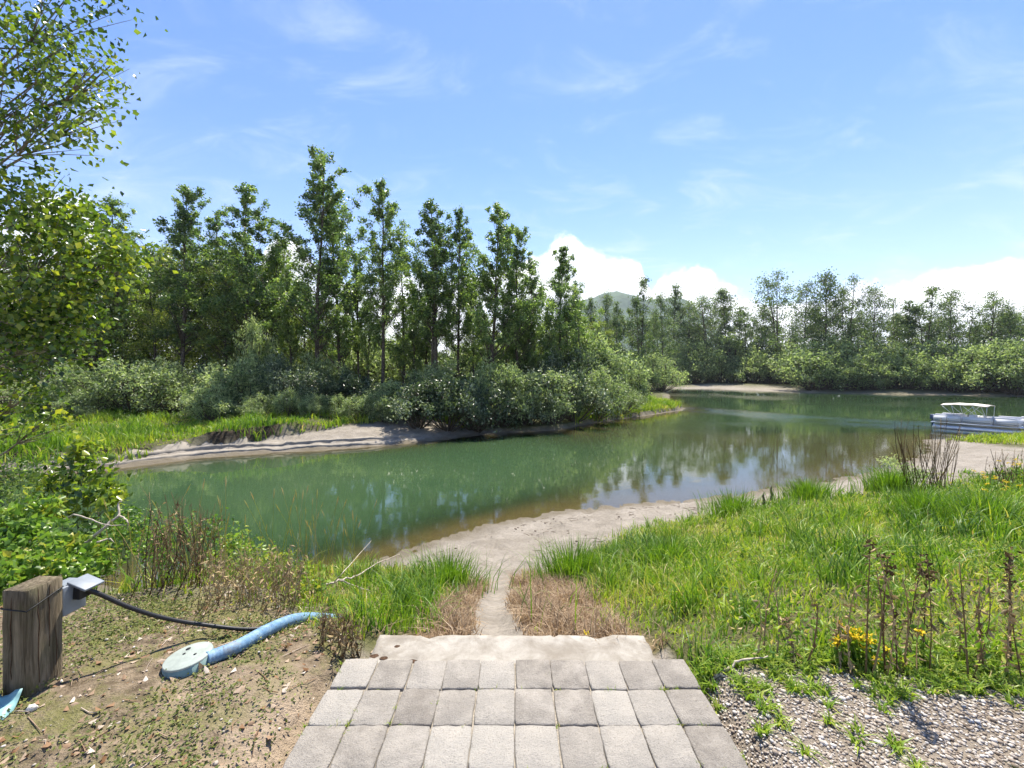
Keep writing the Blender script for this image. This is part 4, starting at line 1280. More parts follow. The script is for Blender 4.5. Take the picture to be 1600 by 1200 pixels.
pav = link(bpy.data.objects.new('paving', MB().box((0.015, 1.72, PAV_Z - 0.061), (2.05, 1.70, 0.09)).mesh('bedding', M['joint'])))
tag(pav, 'landing of grey square concrete pavers at the foot of the view', kind='structure')
pav_me = [slab(0.2055, 0.2375, 0.06, rg).mesh('paver', M['paver'], True) for _ in range(6)]
rows = [2.462, 2.222, 1.982, 1.742, 1.502, 1.262]
for ri, yy in enumerate(rows):
    off = rg.uniform(-0.006, 0.006)
    for ci_ in range(10):
        o = bpy.data.objects.new('paver', pav_me[int(rg.integers(0, 6))])
        o.location = (0.015 + (ci_ - 4.5) * 0.208 + off + rg.normal(0, 0.002), yy + rg.normal(0, 0.002) + (0.012 if ci_ in (0, 9) and ri == 0 else 0), PAV_Z + rg.normal(0, 0.0022))
        o.rotation_euler = (rg.normal(0, 0.006), rg.normal(0, 0.006), rg.normal(0, 0.008) + rg.choice([0, math.pi]))
        link(o, pav)

# moss and seedlings in the joints
mb = MB()
for i in range(150):
    jx = 0.015 + (int(rg.integers(0, 11)) - 5) * 0.208 + rg.normal(0, 0.004); jy = rg.uniform(1.4, 2.56)
    if i % 2:
        jx = rg.uniform(-1.0, 1.0); jy = [2.342, 2.102, 1.862, 1.622][int(rg.integers(0, 4))] + rg.normal(0, 0.003)
    if rg.uniform() < 0.35 or abs(jx) > 0.8:
        n = int(rg.integers(4, 12))
        mb.blades(np.column_stack([jx + rg.normal(0, .008, n), jy + rg.normal(0, .004, n), np.full(n, PAV_Z - 0.012)]), rg.uniform(.012, .035, n), rg.uniform(.003, .006, n), rg.uniform(0, 6.28, n), rg.uniform(.3, 1.2, n), np.clip(rg.normal(.55, .2, n), 0, 1), rg, 2)
tag(mb.build('joint_weeds', M['grass']), 'tiny weeds sprouting from the joints of the paving', 'weeds', kind='stuff')

# concrete step below the paving
st = empty('concrete_step', (0.0, 2.85, EYE - 1.9))
tag(st, 'weathered pale concrete step with dark chips below the pavers', 'step')
import bmesh
me = bpy.data.meshes.new('slab')
bm = bmesh.new()
nx_, ny_ = 60, 16
wv_ = np.linspace(-0.955, 0.955, nx_); dv_ = np.linspace(-0.30, 0.21, ny_)
chips = [(-0.80, 0.10, .030), (-0.86, -0.02, .035), (-0.70, 0.19, .026), (-0.66, -0.06, .05), (-0.72, -0.07, .02), (-0.60, 0.20, .035), (0.62, 0.20, .05), (0.70, 0.19, .03), (-0.93, 0.0, .04), (0.30, 0.2, .02), (-0.1, .2, .018), (0.1, -0.02, .014), (0.5, .05, .012), (-0.3, .02, .012)]
gv = []
for j in dv_:
    row = []
    for i in wv_:
        zt = 0.006 * (vnoise(i * 9, j * 9, 5) - 0.5) + 0.003 * (vnoise(i * 40, j * 40, 6) - .5)
        for cx_, cy_, cr_ in chips:
            dd = math.hypot(i - cx_, (j - cy_) * 1.5) / cr_
            if dd < 1.3:
                zt -= 0.022 * max(0, 1 - dd ** 3 / 2)
        ey = j + (0.012 * (vnoise(i * 14, 2.2, 9) - .5) if j == dv_[-1] else 0)
        ex = i + (0.014 * (vnoise(3.1, j * 20, 10) - .5) if abs(i) > .95 else 0)
        row.append(bm.verts.new((ex, ey, float(zt))))
    gv.append(row)
for a_ in range(ny_ - 1):
    for b_ in range(nx_ - 1):
        bm.faces.new((gv[a_][b_], gv[a_][b_ + 1], gv[a_ + 1][b_ + 1], gv[a_ + 1][b_]))
rim = [e for e in bm.edges if e.is_boundary]
ex_ = bmesh.ops.extrude_edge_only(bm, edges=rim)
for v_ in [q for q in ex_['geom'] if isinstance(q, bmesh.types.BMVert)]:
    v_.co.z = -0.2
bmesh.ops.recalc_face_normals(bm, faces=bm.faces)
bm.to_mesh(me); bm.free()
me.materials.append(M['step'])
for p_ in me.polygons: p_.use_smooth = True
link(bpy.data.objects.new('slab', me), st)
M['chip'] = plain('chip_pit', (0.075, 0.045, 0.028), 0.95, 0.1, 0, 60, 0.4)
for cx_, cy_, cr_ in chips[:10]:
    n = 12
    aa = np.linspace(0, 2 * np.pi, n, endpoint=False)
    rr_ = cr_ * (0.66 + 0.2 * rg.uniform(size=n))
    q = np.stack([cx_ + np.cos(aa) * rr_, cy_ + np.sin(aa) * rr_ / 1.5], 1)
    ring_z = np.full(n, -0.0085)
    mb = MB().add(np.vstack([np.column_stack([q, ring_z]), [[cx_, cy_, -0.012]]]), np.array([(j, (j + 1) % n, n) for j in range(n)]))
    if cy_ < 0.185:
        mb.build('chip', M['chip'], st)

# ------------------------------------------------------------------ post, box, cable, pipe, valve box
m, g, out = mat('weathered_timber')
tcn = g.n('ShaderNodeTexCoord').outputs['Object']
mpn = g.n('ShaderNodeMapping'); mpn.inputs['Scale'].default_value = (14, 14, 1.0)
g.put(mpn.inputs[0], tcn)
nA = g.noise(mpn.outputs[0], 3.0, 6, 0.7, 0.6); nB = g.noise(tcn, 5, 4, 0.6); nC = g.noise(mpn.outputs[0], 12.0, 3, 0.6)
c = g.mix(g.smooth(nA, 0.3, 0.7), (0.06, 0.046, 0.028), (0.235, 0.19, 0.13))
c = g.mix(g.smooth(nB, 0.45, 0.7, 0, 0.6), c, (0.10, 0.10, 0.045))
principled(g, out, c, 0.9, 0.15, 0, g.math('ADD', nA, g.math('MULTIPLY', nC, 0.4)), 0.012, 0.8)
M['timber'] = m
M['black'] = plain('black_rubber', (0.012, 0.012, 0.013), 0.5, 0.4)
M['greybox'] = plain('grey_plastic', (0.20, 0.225, 0.25), 0.5, 0.4, 0, 20, 0.08)
pz = gz1(-2.69, 2.38)
post = empty('wooden_post', (-2.69, 2.375, pz), R(-4))
tag(post, 'squat weathered square timber post at the bottom left corner', 'post')
ph = 3.815 - pz
def post_block(w_, d_, h_):
    b = MB()
    n = 9
    zs = np.linspace(-0.15, h_, n)
    u = np.array([(-1, -1), (-.33, -1.0), (.33, -1), (1, -1), (1, -.33), (1, .33), (1, 1), (.33, 1), (-.33, 1), (-1, 1), (-1, .33), (-1, -.33)], float)
    V = []
    for z_ in zs:
        V.append(np.column_stack([u * [w_ / 2, d_ / 2] + rg.normal(0, 0.0012, u.shape), np.full(12, z_)]))
    V.append(np.column_stack([u * [w_ / 2 - .006, d_ / 2 - .006], np.full(12, h_ + .006)]))
    V.append([[0, 0, h_ + .007]])
    f = [(r_ * 12 + j, r_ * 12 + (j + 1) % 12, (r_ + 1) * 12 + (j + 1) % 12, (r_ + 1) * 12 + j) for r_ in range(n) for j in range(12)]
    b.add(np.concatenate(V), np.array(f)); b.f.append(np.array([(n * 12 + j, n * 12 + (j + 1) % 12, (n + 1) * 12) for j in range(12)]))
    return b
post_block(0.142, 0.172, ph).build('timber', M['timber'], post)
# cracks down the faces
for cxx, cyy, z0, z1 in [(0.0715, -0.03, 0.05, ph - .01), (0.0715, 0.02, 0.22, ph - .01), (-.02, -.0865, .1, ph - .02), (0.0715, .055, .02, .3)]:
    n = 9
    zz_ = np.linspace(z0, z1, n)
    MB().tube(np.column_stack([np.full(n, cxx) + rg.normal(0, .0006, n), np.full(n, cyy) + rg.normal(0, .0022, n), zz_]), 0.0016 + 0.001 * np.sin(np.linspace(0, 3.1, n)), 4).build('crack', M['chip'], post)
# a thin black cord tied round the post
cz0 = ph - .085
pw, pd = .0735, .0885
loop = np.array([(-pw, -pd, cz0 - .012), (pw, -pd, cz0 - .02), (pw, pd, cz0 + .03), (-pw, pd, cz0 + .03), (-pw, -pd, cz0 - .012)])
MB().tube(np.concatenate([np.linspace(a_, b_, 6)[:-1] for a_, b_ in zip(loop[:-1], loop[1:])] + [loop[-1:]]), 0.0032, 6).build('cord', M['black'], post, True)

bx_ = empty('junction_box', (-2.682, 2.54, 3.57), R(-4))
tag(bx_, 'small grey electrical box with raised lid behind the timber post', 'electrical box')
bevel(MB().box((0, 0, 0.085), (0.115, 0.13, 0.17)).build('body', M['greybox'], bx_), .006)
lid = bevel(MB().box((0, 0, 0), (0.125, 0.115, 0.014)).build('lid', M['greybox'], bx_), .004)
lid.location = (0.095, 0.03, 0.160); lid.rotation_euler = (0, R(20), 0)
bevel(MB().box((0.085, 0.02, 0.115), (0.05, 0.075, 0.075), taper=0.9).build('gland', M['black'], bx_), .006)

def spline(P, n):
    P = np.asarray(P, float)
    Q = np.vstack([2 * P[0] - P[1], P, 2 * P[-1] - P[-2]])
    out_ = []
    for i in range(1, len(Q) - 2):
        for t in np.linspace(0, 1, n, endpoint=False):
            a_, b_, c_, d_ = Q[i - 1], Q[i], Q[i + 1], Q[i + 2]
            out_.append(0.5 * (2 * b_ + (c_ - a_) * t + (2 * a_ - 5 * b_ + 4 * c_ - d_) * t * t + (3 * b_ - a_ - 3 * c_ + d_) * t ** 3))
    out_.append(P[-1])
    return np.array(out_)


def ground_pt(px, py, lift=0.0):
    """where the sight line of that pixel meets the ground"""
    ds_ = np.linspace(1.8, 30, 1800)
    X = (px - 800) / FPX * ds_
    Z = EYE - (py - HOR) / FPX * ds_
    G = gz(X, ds_) + lift
    i = int(np.argmax(Z <= G))
    return np.array([X[i], ds_[i], G[i]])


gA = ground_pt(395, 985, .02)
cab = spline([(-2.57, 2.555, 3.69), at(160, 930, 2.6), at(200, 948, 2.66), at(250, 964, 2.76), at(310, 975, 2.88), gA, gA + [.12, .16, -.03]], 8)
cab[:, 2] = np.maximum(cab[:, 2], gz(cab[:, 0], cab[:, 1]) + 0.014)
tag(MB().tube(cab, 0.0135, 8).build('power_cable', M['black'], smooth=True), 'black cable sagging from the grey box to the blue pipe', 'cable')
m, g, out = mat('blue_hose')
tcn = g.n('ShaderNodeTexCoord').outputs['Object']
nA = g.noise(tcn, 18, 5, 0.65); nB = g.noise(tcn, 70, 3, 0.6)
c = g.mix(g.smooth(nA, 0.4, 0.7), (0.12, 0.23, 0.36), (0.24, 0.36, 0.46))
c = g.mix(g.smooth(nB, 0.56, 0.70, 0, 0.8), c, (0.075, 0.085, 0.085))
c = g.mix(g.smooth(g.noise(tcn, 7, 5, 0.7), 0.5, 0.68, 0, 0.6), c, (0.22, 0.20, 0.16))
principled(g, out, c, 0.6, 0.35)
M['hose'] = m
pa, pb, pc_, pd_, pe = ground_pt(322, 1032, .03), ground_pt(370, 1012, .035), ground_pt(420, 984, .04), ground_pt(460, 969, .035), ground_pt(500, 966, .0)
hp = spline([pa, pb, pc_, pd_, pe, pe + [.15, .1, -.08]], 36)
rb = 0.041 + 0.0006 * np.sin(np.arange(len(hp)) * 1.35)
tag(MB().tube(hp, rb, 14).build('blue_pipe', M['hose'], smooth=True), 'faded blue ribbed hose pipe running from the valve box into the weeds', 'pipe')
M['lid'] = plain('valve_green_plastic', (0.30, 0.335, 0.295), 0.6, 0.35, 0, 14, 0.12)
M['shaded_side'] = plain('valve_shaded_plastic', (0.17, 0.255, 0.24), 0.6, 0.35, 0, 14, 0.15)  # shade on the side of the valve box is put into this darker colour
vb0 = ground_pt(290, 1040, 0.0)
vb = empty('valve_box', (vb0[0], vb0[1] + 0.03, vb0[2] - 0.02))
vb.rotation_euler = (R(3), R(-5), 0)
vb.scale = (0.80, 0.80, 0.9)
tag(vb, 'round pale green plastic valve box with three holes in its lid', 'valve box')
aa = np.linspace(0, 2 * np.pi, 40, endpoint=False)
def lathe(prof, n=40):
    mb = MB()
    a_ = np.linspace(0, 2 * np.pi, n, endpoint=False)
    V = np.concatenate([np.column_stack([np.cos(a_) * r_, np.sin(a_) * r_, np.full(n, z_)]) for r_, z_ in prof])
    F = [(i * n + j, i * n + (j + 1) % n, (i + 1) * n + (j + 1) % n, (i + 1) * n + j) for i in range(len(prof) - 1) for j in range(n)]
    mb.add(V, np.array(F))
    return mb
lathe([(0.162, -0.06), (0.158, 0.055), (0.150, 0.056), (0.150, 0.03)]).build('body', M['shaded_side'], vb, True)
ld = lathe([(0.155, 0.050), (0.1565, 0.064), (0.153, 0.068), (0.149, 0.0695), (0.0005, 0.070)]).build('lid', M['lid'], vb)
for hx_, hy_, hr in [(-0.055, 0.075, .017), (-0.045, 0.02, .011), (0.05, 0.005, .011)]:
    h_ = lathe([(hr, 0.0715), (hr * .9, 0.0722), (0.0003, 0.0722)], 16).build('hole_dark_disc', M['black'], ld)  # black disc laid on the lid, painting the dark inside of a hole
    h_.location = (hx_, hy_, 0)
# teal plastic sheet at the foot of the post
M['teal'] = plain('teal_plastic', (0.22, 0.40, 0.40), 0.45, 0.4, 0, 12, 0.2)
us, vs = np.meshgrid(np.linspace(0, 1, 12), np.linspace(0, 1, 10))
c00, c10, c01, c11 = np.array([-2.98, 2.06, 3.24]), np.array([-2.58, 2.14, 3.235]), np.array([-3.0, 2.25, 3.30]), np.array([-2.62, 2.26, 3.33])
S = ((1 - us) * (1 - vs))[..., None] * c00 + (us * (1 - vs))[..., None] * c10 + ((1 - us) * vs)[..., None] * c01 + (us * vs)[..., None] * c11
S[..., 2] += 0.02 * np.sin(us * 9 + vs * 4) * (0.4 + vs) + 0.01 * np.sin(us * 23) - 0.02 * us
S[..., 2] = np.maximum(S[..., 2], gz(S[..., 0].ravel(), S[..., 1].ravel()).reshape(us.shape) + 0.006)
ix = np.arange(120).reshape(10, 12)
ob = MB().add(S.reshape(-1, 3), np.stack([ix[:-1, :-1], ix[:-1, 1:], ix[1:, 1:], ix[1:, :-1]], -1).reshape(-1, 4)).build('plastic_sheet', M['teal'], smooth=True)
sm = ob.modifiers.new('thick', 'SOLIDIFY'); sm.thickness = 0.003
tag(ob, 'crumpled teal plastic sheet at the foot of the timber post', 'plastic sheet')
sv, sf = stone(rg, np.array([.022, .02, .017]), 2)
ws = MB().add(sv, sf, 1.0).build('white_stone', M['pebble'], smooth=True)
ws.location = (-2.50, 2.20, gz1(-2.50, 2.2) + .012)
tag(ws, 'small white stone beside the foot of the timber post', 'stone')

# ------------------------------------------------------------------ dead stems, driftwood, flowers
def stalk(base, top, r_, side, tint, head=0.0, leaves_=0):
    mb = MB()
    b = np.array(base, float); t_ = np.array(top, float)
    L = t_ - b
    n = 7
    u = np.linspace(0, 1, n)[:, None]
    bend = rg.normal(0, 0.03, 3) * np.linalg.norm(L)
    path = L * u + bend * np.sin(u * np.pi)
    mb.tube(path, np.linspace(r_, r_ * 0.45, n), 5, tint, cap=True)
    for i in range(side):
        k = rg.uniform(0.35, 0.95); s0 = L * k + bend * math.sin(k * math.pi)
        dv = rg.normal(0, 1, 3); dv[2] = abs(dv[2]) + .6; dv /= np.linalg.norm(dv)
        l = rg.uniform(.04, .16)
        mb.tube(np.array([s0, s0 + dv * l * .5, s0 + dv * l + [0, 0, .01]]), [r_ * .5, r_ * .35, r_ * .15], 3, tint, cap=False)
    if leaves_:
        k = rg.uniform(0.1, 1.0, leaves_)[:, None]
        mb.leaves(L * k + bend * np.sin(k * np.pi), rg.uniform(.02, .06, leaves_), np.clip(tint + rg.normal(.2, .2, leaves_), 0, 1), rg, .35, .5)
    if head:
        P = L + rg.normal(0, 1, (26, 3)) * [head * .35, head * .35, head] - [0, 0, head * .6]
        mb.leaves(P, rg.uniform(.015, .035, 26), np.clip(rg.normal(tint - .1, .15, 26), 0, 1), rg, .6, .3)
    return b, mb


STALKS = [(1192, 1005, 900, 0, 'dark leaning'), (1182, 950, 1000, 0, 'dark curved'), (1215, 935, 1025, 0, 'dark thin'), (1265, 955, 1040, 0, 'short brown leafy'), (1335, 930, 1055, 2, 'thin brown'),
          (1351, 862, 1062, 1, 'tall seed-headed'), (1373, 868, 1062, 2, 'tall straight'), (1362, 905, 1064, 0, 'dark slanting'), (1383, 885, 1058, 1, 'feathery brown'), (1400, 935, 1060, 0, 'thin short'),
          (1415, 915, 1054, 0, 'slim leafless'), (1424, 893, 1056, 2, 'pale straight'), (1430, 960, 1062, 0, 'thick dark'), (1445, 890, 1040, 1, 'yellow-tipped'), (1462, 900, 1056, 1, 'dark-headed'),
          (1485, 915, 1030, 2, 'brown bushy'), (1511, 890, 1066, 0, 'tall thick dark'), (1524, 900, 1064, 0, 'slim dark'), (1545, 930, 1050, 2, 'rusty leafy'), (1560, 960, 1060, 2, 'low rusty'),
          (1592, 905, 1068, 1, 'tall bushy brown'), (1575, 880, 1050, 1, 'ragged brown'), (1310, 975, 1055, 2, 'bent brown'), (1240, 975, 1045, 2, 'short withered')]
for i, (px, yt, yb, kind, look) in enumerate(sorted(STALKS)):
    if yt > yb: yt, yb = yb, yt
    g0 = ground_pt(px + rg.normal(0, 6), max(yb, 1030), 0.0)
    tp_ = at(px + rg.normal(0, 9), yt - 12, g0[1] + rg.uniform(-.1, .2))
    b, mb = stalk(g0, tp_, 0.0032 + 0.003 * rg.uniform(), 5 if kind != 2 else 9, rg.uniform(0.25, 0.95), 0.045 if kind == 1 else 0.0, 9 if kind == 0 else (46 if kind == 2 else 18))
    o = mb.build('dead_stalk', M['stalk'])
    o.location = b
    tag(o, f'{look} dead weed stalk beside the gravel, {ordinal(i)} from the left', 'dead stalk', 'dead weed stalks beside the gravel')

def clump(name, label, px0, px1, yb, ytop, n, dsp, tint, r_=0.004, head=0.0, cat='dead stems', fan=0.0, d0=None):
    if d0 is None:
        c = ground_pt((px0 + px1) / 2, yb)
    else:
        cx_ = ((px0 + px1) / 2 - 800) / FPX * d0
        c = np.array([cx_, d0, gz1(cx_, d0)])
    o = empty(name, c)
    tag(o, label, cat)
    mb = MB()
    for i in range(n):
        px = rg.uniform(px0, px1)
        d = c[1] + rg.normal(0, dsp)
        tpt = at(px + rg.normal(0, 6), rg.uniform(ytop, ytop + (yb - ytop) * .45), d)
        bxx = c[0] + ((px - (px0 + px1) / 2) / FPX * c[1]) * (1 - fan)
        b = np.array([bxx, d, gz1(bxx, d)])
        _, s_ = stalk(b, tpt, r_ * rg.uniform(.6, 1.3), 3, float(np.clip(tint + rg.normal(0, .22), 0, 1)), head, 6)
        off_ = mb.n
        for v_ in s_.v: mb.v.append(v_ + b - c)
        for f_ in s_.f: mb.f.append(f_ + off_)
        mb.t += s_.t; mb.n += s_.n
    mb.build('stems', M['stalk'], o)['kind'] = 'stuff'
    return o


clump('dead_stem_clump', 'fan of dark dead weed stems in front of the green water', 232, 345, 915, 768, 64, 0.2, 0.5, 0.0038, fan=0.35)
clump('dry_brush', 'low tangle of dry brown twigs above the blue pipe', 320, 480, 945, 850, 120, 0.22, 0.95, 0.0024, fan=0.1)
clump('dark_dead_stem', 'dark broken dead stem standing by the brambles', 143, 160, 905, 785, 9, 0.03, 0.1, 0.012, fan=0.3)
clump('twig_clump', 'fan of leafless upright twigs on the right-hand sand edge', 1395, 1505, 770, 650, 55, 0.25, 0.45, 0.011, fan=0.45, d0=14.5)
clump('purple_twig_clump', 'brown twiggy clump among yellow flowers at the right edge', 1550, 1600, 775, 700, 34, 0.2, 0.55, 0.009, fan=0.3, d0=13.5)
clump('dry_fringe', 'short reddish dry stems at the left end of the concrete step', 500, 560, 1010, 945, 40, 0.1, 0.6, 0.0035, fan=0.0)


def branch(name, label, pts_list, r_, matl, twigs=5):
    c = np.array(pts_list[0][0], float)
    mb = MB()
    for P, rad in pts_list_iter(pts_list, r_):
        path = spline(np.asarray(P) , 5) - c
        path += rg.normal(0, 0.004, path.shape)
        mb.tube(path, np.linspace(rad, rad * .35, len(path)), 6, rg.uniform(.4, .8))
    o = mb.build(name, matl, smooth=True)
    o.location = c
    tag(o, label, 'branch')
    return o


def pts_list_iter(lst, r_):
    for i, P in enumerate(lst):
        yield P, (r_ if i == 0 else r_ * .6)


D = 4.5
branch('driftwood', 'bleached forked driftwood branch in the brush at the left', [[at(130, 850, D), at(160, 828, D), at(172, 815, D + .05), at(186, 805, D + .1), at(184, 788, D + .15), at(190, 783, D + .15)],
       [at(186, 806, D + .1), at(200, 815, D), at(198, 828, D)], [at(95, 815, D + .3), at(120, 805, D + .2), at(160, 818, D), at(196, 820, D)], [at(150, 848, D - .1), at(170, 842, D), at(178, 848, D)]], .018, M['deadwood'])
branch('grey_branch', 'pale dead branch lying on the grass left of the step', [[ground_pt(508, 915, .10), ground_pt(530, 908, .14), ground_pt(560, 900, .18), ground_pt(590, 880, .25), ground_pt(625, 866, .3)],
       [ground_pt(530, 908, .14), ground_pt(560, 917, .1), ground_pt(580, 925, .06)], [ground_pt(520, 912, .12), ground_pt(545, 885, .3), ground_pt(580, 845, .5)]], .012, M['deadwood'])
branch('root_branch', 'pale twisted dead root at the right end of the pavers', [[ground_pt(1118, 1062, .01), ground_pt(1140, 1042, .03), ground_pt(1165, 1030, .05), ground_pt(1200, 1028, .04)], [ground_pt(1140, 1042, .03), ground_pt(1150, 1052, .02), ground_pt(1165, 1058, .02)]], .010, M['deadwood'])
for (px, py, hh_, lab) in [(1193, 790, .42, 'short dark dead stump on the sand, left of its taller twin'), (1205, 782, .5, 'thin dark dead stump on the sand, the right of two')]:
    c = ground_pt(px, py)
    mb = MB().tube(np.array([[0, 0, -.05], [.02, 0, hh_ * .4], [-.01, .01, hh_ * .7], [.03, .02, hh_]]), [.05, .04, .035, .012], 6, .3)
    o = mb.build('dead_stump', M['bark']); o.location = c
    tag(o, lab, 'stump')


def flower(name, label, px, py, d, n, size, spread, hstem=None, group=None):
    c = at(px, py, d)
    g0 = np.array([c[0], c[1], gz1(c[0], c[1])])
    o = empty(name, g0)
    tag(o, label, 'flowers', group)
    st_, pe_, lv_ = MB(), MB(), MB()
    for i in range(n):
        h_ = c - g0 + rg.normal(0, 1, 3) * [spread, spread, spread * .45]
        b = np.array([h_[0] * .3, h_[1] * .3, 0]) + rg.normal(0, .02, 3) * [1, 1, 0]
        st_.tube(np.array([b, (b + h_) / 2 + rg.normal(0, .01, 3), h_]), [.004, .003, .002], 4, .3, cap=False)
        k = 16
        a = rg.uniform(0, 6.28, k)
        P = h_ + np.column_stack([np.cos(a), np.sin(a), rg.normal(0, .35, k)]) * size * rg.uniform(.1, 1, (k, 1))
        pe_.leaves(P, size * rg.uniform(.6, 1.0, k), rg.uniform(0, 1, k), rg, .5, -.1, .4)
        q = rg.uniform(.1, .85, 9)[:, None]
        lv_.leaves(b + (h_ - b) * q, size * rg.uniform(1.6, 3.0, 9), rg.uniform(.2, .6, 9), rg, .3, .1)
    for b_, nm_, mt_ in ((st_, 'stems', M['grass']), (pe_, 'blossoms', M['petal']), (lv_, 'foliage', M['grass'])):
        b_.build(nm_, mt_, o)['kind'] = 'stuff'


FL = [(1306, 998, 2.58, 3, .03, 'leftmost small yellow flower head behind the dead stalks'), (1328, 993, 2.58, 5, .035, 'yellow flower cluster left of the tall seed-headed stalk'), (1347, 988, 2.58, 5, .035, 'brightest yellow flower cluster behind the tall seed-headed stalk'),
      (1355, 1014, 2.58, 4, .03, 'low yellow flower cluster between the tall dead stalks'), (1380, 1010, 2.58, 3, .03, 'yellow flowers right of the tall straight stalk'), (1386, 1030, 2.58, 2, .02, 'lowest yellow flower near the gravel'),
      (1438, 988, 2.58, 2, .02, 'lone yellow flower right of the main flower clusters'), (919, 993, 3.15, 1, .01, 'single orange-yellow flower behind the concrete step')]
for px, py, d, n, sp_, lab in FL:
    flower('yellow_flower', lab, px, py, d, n, .028, sp_, group='yellow flowers')
for px, py, d, n, lab in [(1548, 745, 12.2, 8, 'goldenrod plant left of the twiggy clump at the right edge'), (1565, 757, 11.6, 7, 'lower goldenrod plant in front of the twiggy clump'), (1592, 728, 12.6, 9, 'goldenrod plant at the right edge of the view'), (1537, 772, 11.2, 4, 'small goldenrod plant lowest in the right-hand grass')]:
    flower('goldenrod', lab, px, py, d, n, .05, .16, group='goldenrod plants')
# silvery low plants on the sand at the right
leafy('sage_bush', 'silvery grey-green low bush on the sand left of the twig clump', 'bush', None, spots_px([(1405, 738, 17.5, .5), (1425, 735, 17.5, .5), (1385, 742, 17.3, .4), (1440, 742, 17, .4), (1390, 722, 18.5, .35)]), 0.12, M['willow'], 160, .7, wid=.4)
leafy('sand_weed', 'small grey-green weed on the open sand at the right', 'weed', None, spots_px([(1360, 758, 16.5, .3), (1372, 755, 16.6, .3)]), 0.10, M['willow'], 120, .4, wid=.4)

# ------------------------------------------------------------------ debris on the sand
DEB = []
x = rg.uniform(-3, 9, 900); y = rg.uniform(8, 17, 900)
z, mm = terrain(x, y)
gmk, _, _ = green_mask(x, y, z, mm)
ok = mm['near'] & (gmk < 0.15) & (z > 0.1) & (fbm(x * .8, y * .8, 97) > .45)
ix_ = np.where(ok)[0][:230]
mb = MB()
for i in ix_:
    a = rg.uniform(0, 3.14); l = rg.uniform(.03, .16)
    if rg.uniform() < .5:
        mb.tube(np.array([[x[i] - math.cos(a) * l, y[i] - math.sin(a) * l, z[i] + .008], [x[i], y[i], z[i] + .02], [x[i] + math.cos(a) * l, y[i] + math.sin(a) * l, z[i] + .008]]), [.006, .009, .004], 4, rg.uniform(0, .4))
    else:
        v, f = protos[i % 6]
        mb.add(v * rg.uniform(.015, .045) + [x[i], y[i], z[i] + .008], f, rg.uniform(0, .4))
tag(mb.build('beach_debris', M['pebble']), 'small dark twigs and stones lying on the sand', 'debris', kind='stuff')

# ------------------------------------------------------------------ two low ledges left by falling water on the far beach
M['ledge'] = plain('ledge_sand', (0.27, 0.24, 0.20), 0.95, 0.1, 0, 2.5, 0.18, 0.3)
line = spline(np.column_stack([LEFT[2:10], np.zeros(8)]), 14)[:, :2]
tn_ = np.gradient(line, axis=0); tn_ /= np.linalg.norm(tn_, axis=1)[:, None]
nrm = np.column_stack([-tn_[:, 1], tn_[:, 0]])
for q, hq, lab in ((0.55, 0.10, 'lower sand ledge along the waterline of the far beach'), (1.15, 0.15, 'upper sand ledge running along the far beach')):
    nn_ = len(line)
    wv_ = q + 0.22 * (fbm(np.arange(nn_) * .09, np.zeros(nn_), 7) - .5)
    P0 = line + nrm * wv_[:, None]
    fade = np.clip(np.minimum(np.arange(nn_), nn_ - 1 - np.arange(nn_)) / 22.0, 0, 1) * (0.75 + 0.5 * (fbm(np.arange(nn_) * .35, np.zeros(nn_), 8) - .5))
    rows_ = []
    for off_, up_ in ((-0.02, -0.06), (0.0, 1.0), (0.05, 1.05), (0.35, 0.6), (0.75, -0.35)):
        Q = P0 + nrm * off_
        rows_.append(np.column_stack([Q, gz(Q[:, 0], Q[:, 1]) + (up_ * hq * fade if up_ > 0 else up_ * .3)]))
    V = np.concatenate(rows_)
    F = [(r_ * nn_ + j, r_ * nn_ + j + 1, (r_ + 1) * nn_ + j + 1, (r_ + 1) * nn_ + j) for r_ in range(4) for j in range(nn_ - 1)]
    tag(MB().add(V, np.array(F)).build('sand_ledge', M['ledge']), lab, kind='structure')

# ------------------------------------------------------------------ pontoon boats
M['alu'] = plain('boat_aluminium', (0.62, 0.65, 0.69), 0.35, 0.5, 0.6, 3, 0.08)
M['boatwhite'] = plain('boat_white', (0.74, 0.75, 0.77), 0.4, 0.4)
M['boatgrey'] = plain('boat_grey_blue', (0.20, 0.24, 0.31), 0.45, 0.4)
M['boatblue'] = plain('boat_navy', (0.04, 0.07, 0.14), 0.45, 0.4)
M['canvas'] = plain('canopy_canvas', (0.72, 0.64, 0.55), 0.85, 0.2, 0, 6, 0.06)
M['vinyl'] = plain('seat_vinyl', (0.55, 0.56, 0.60), 0.5, 0.4)


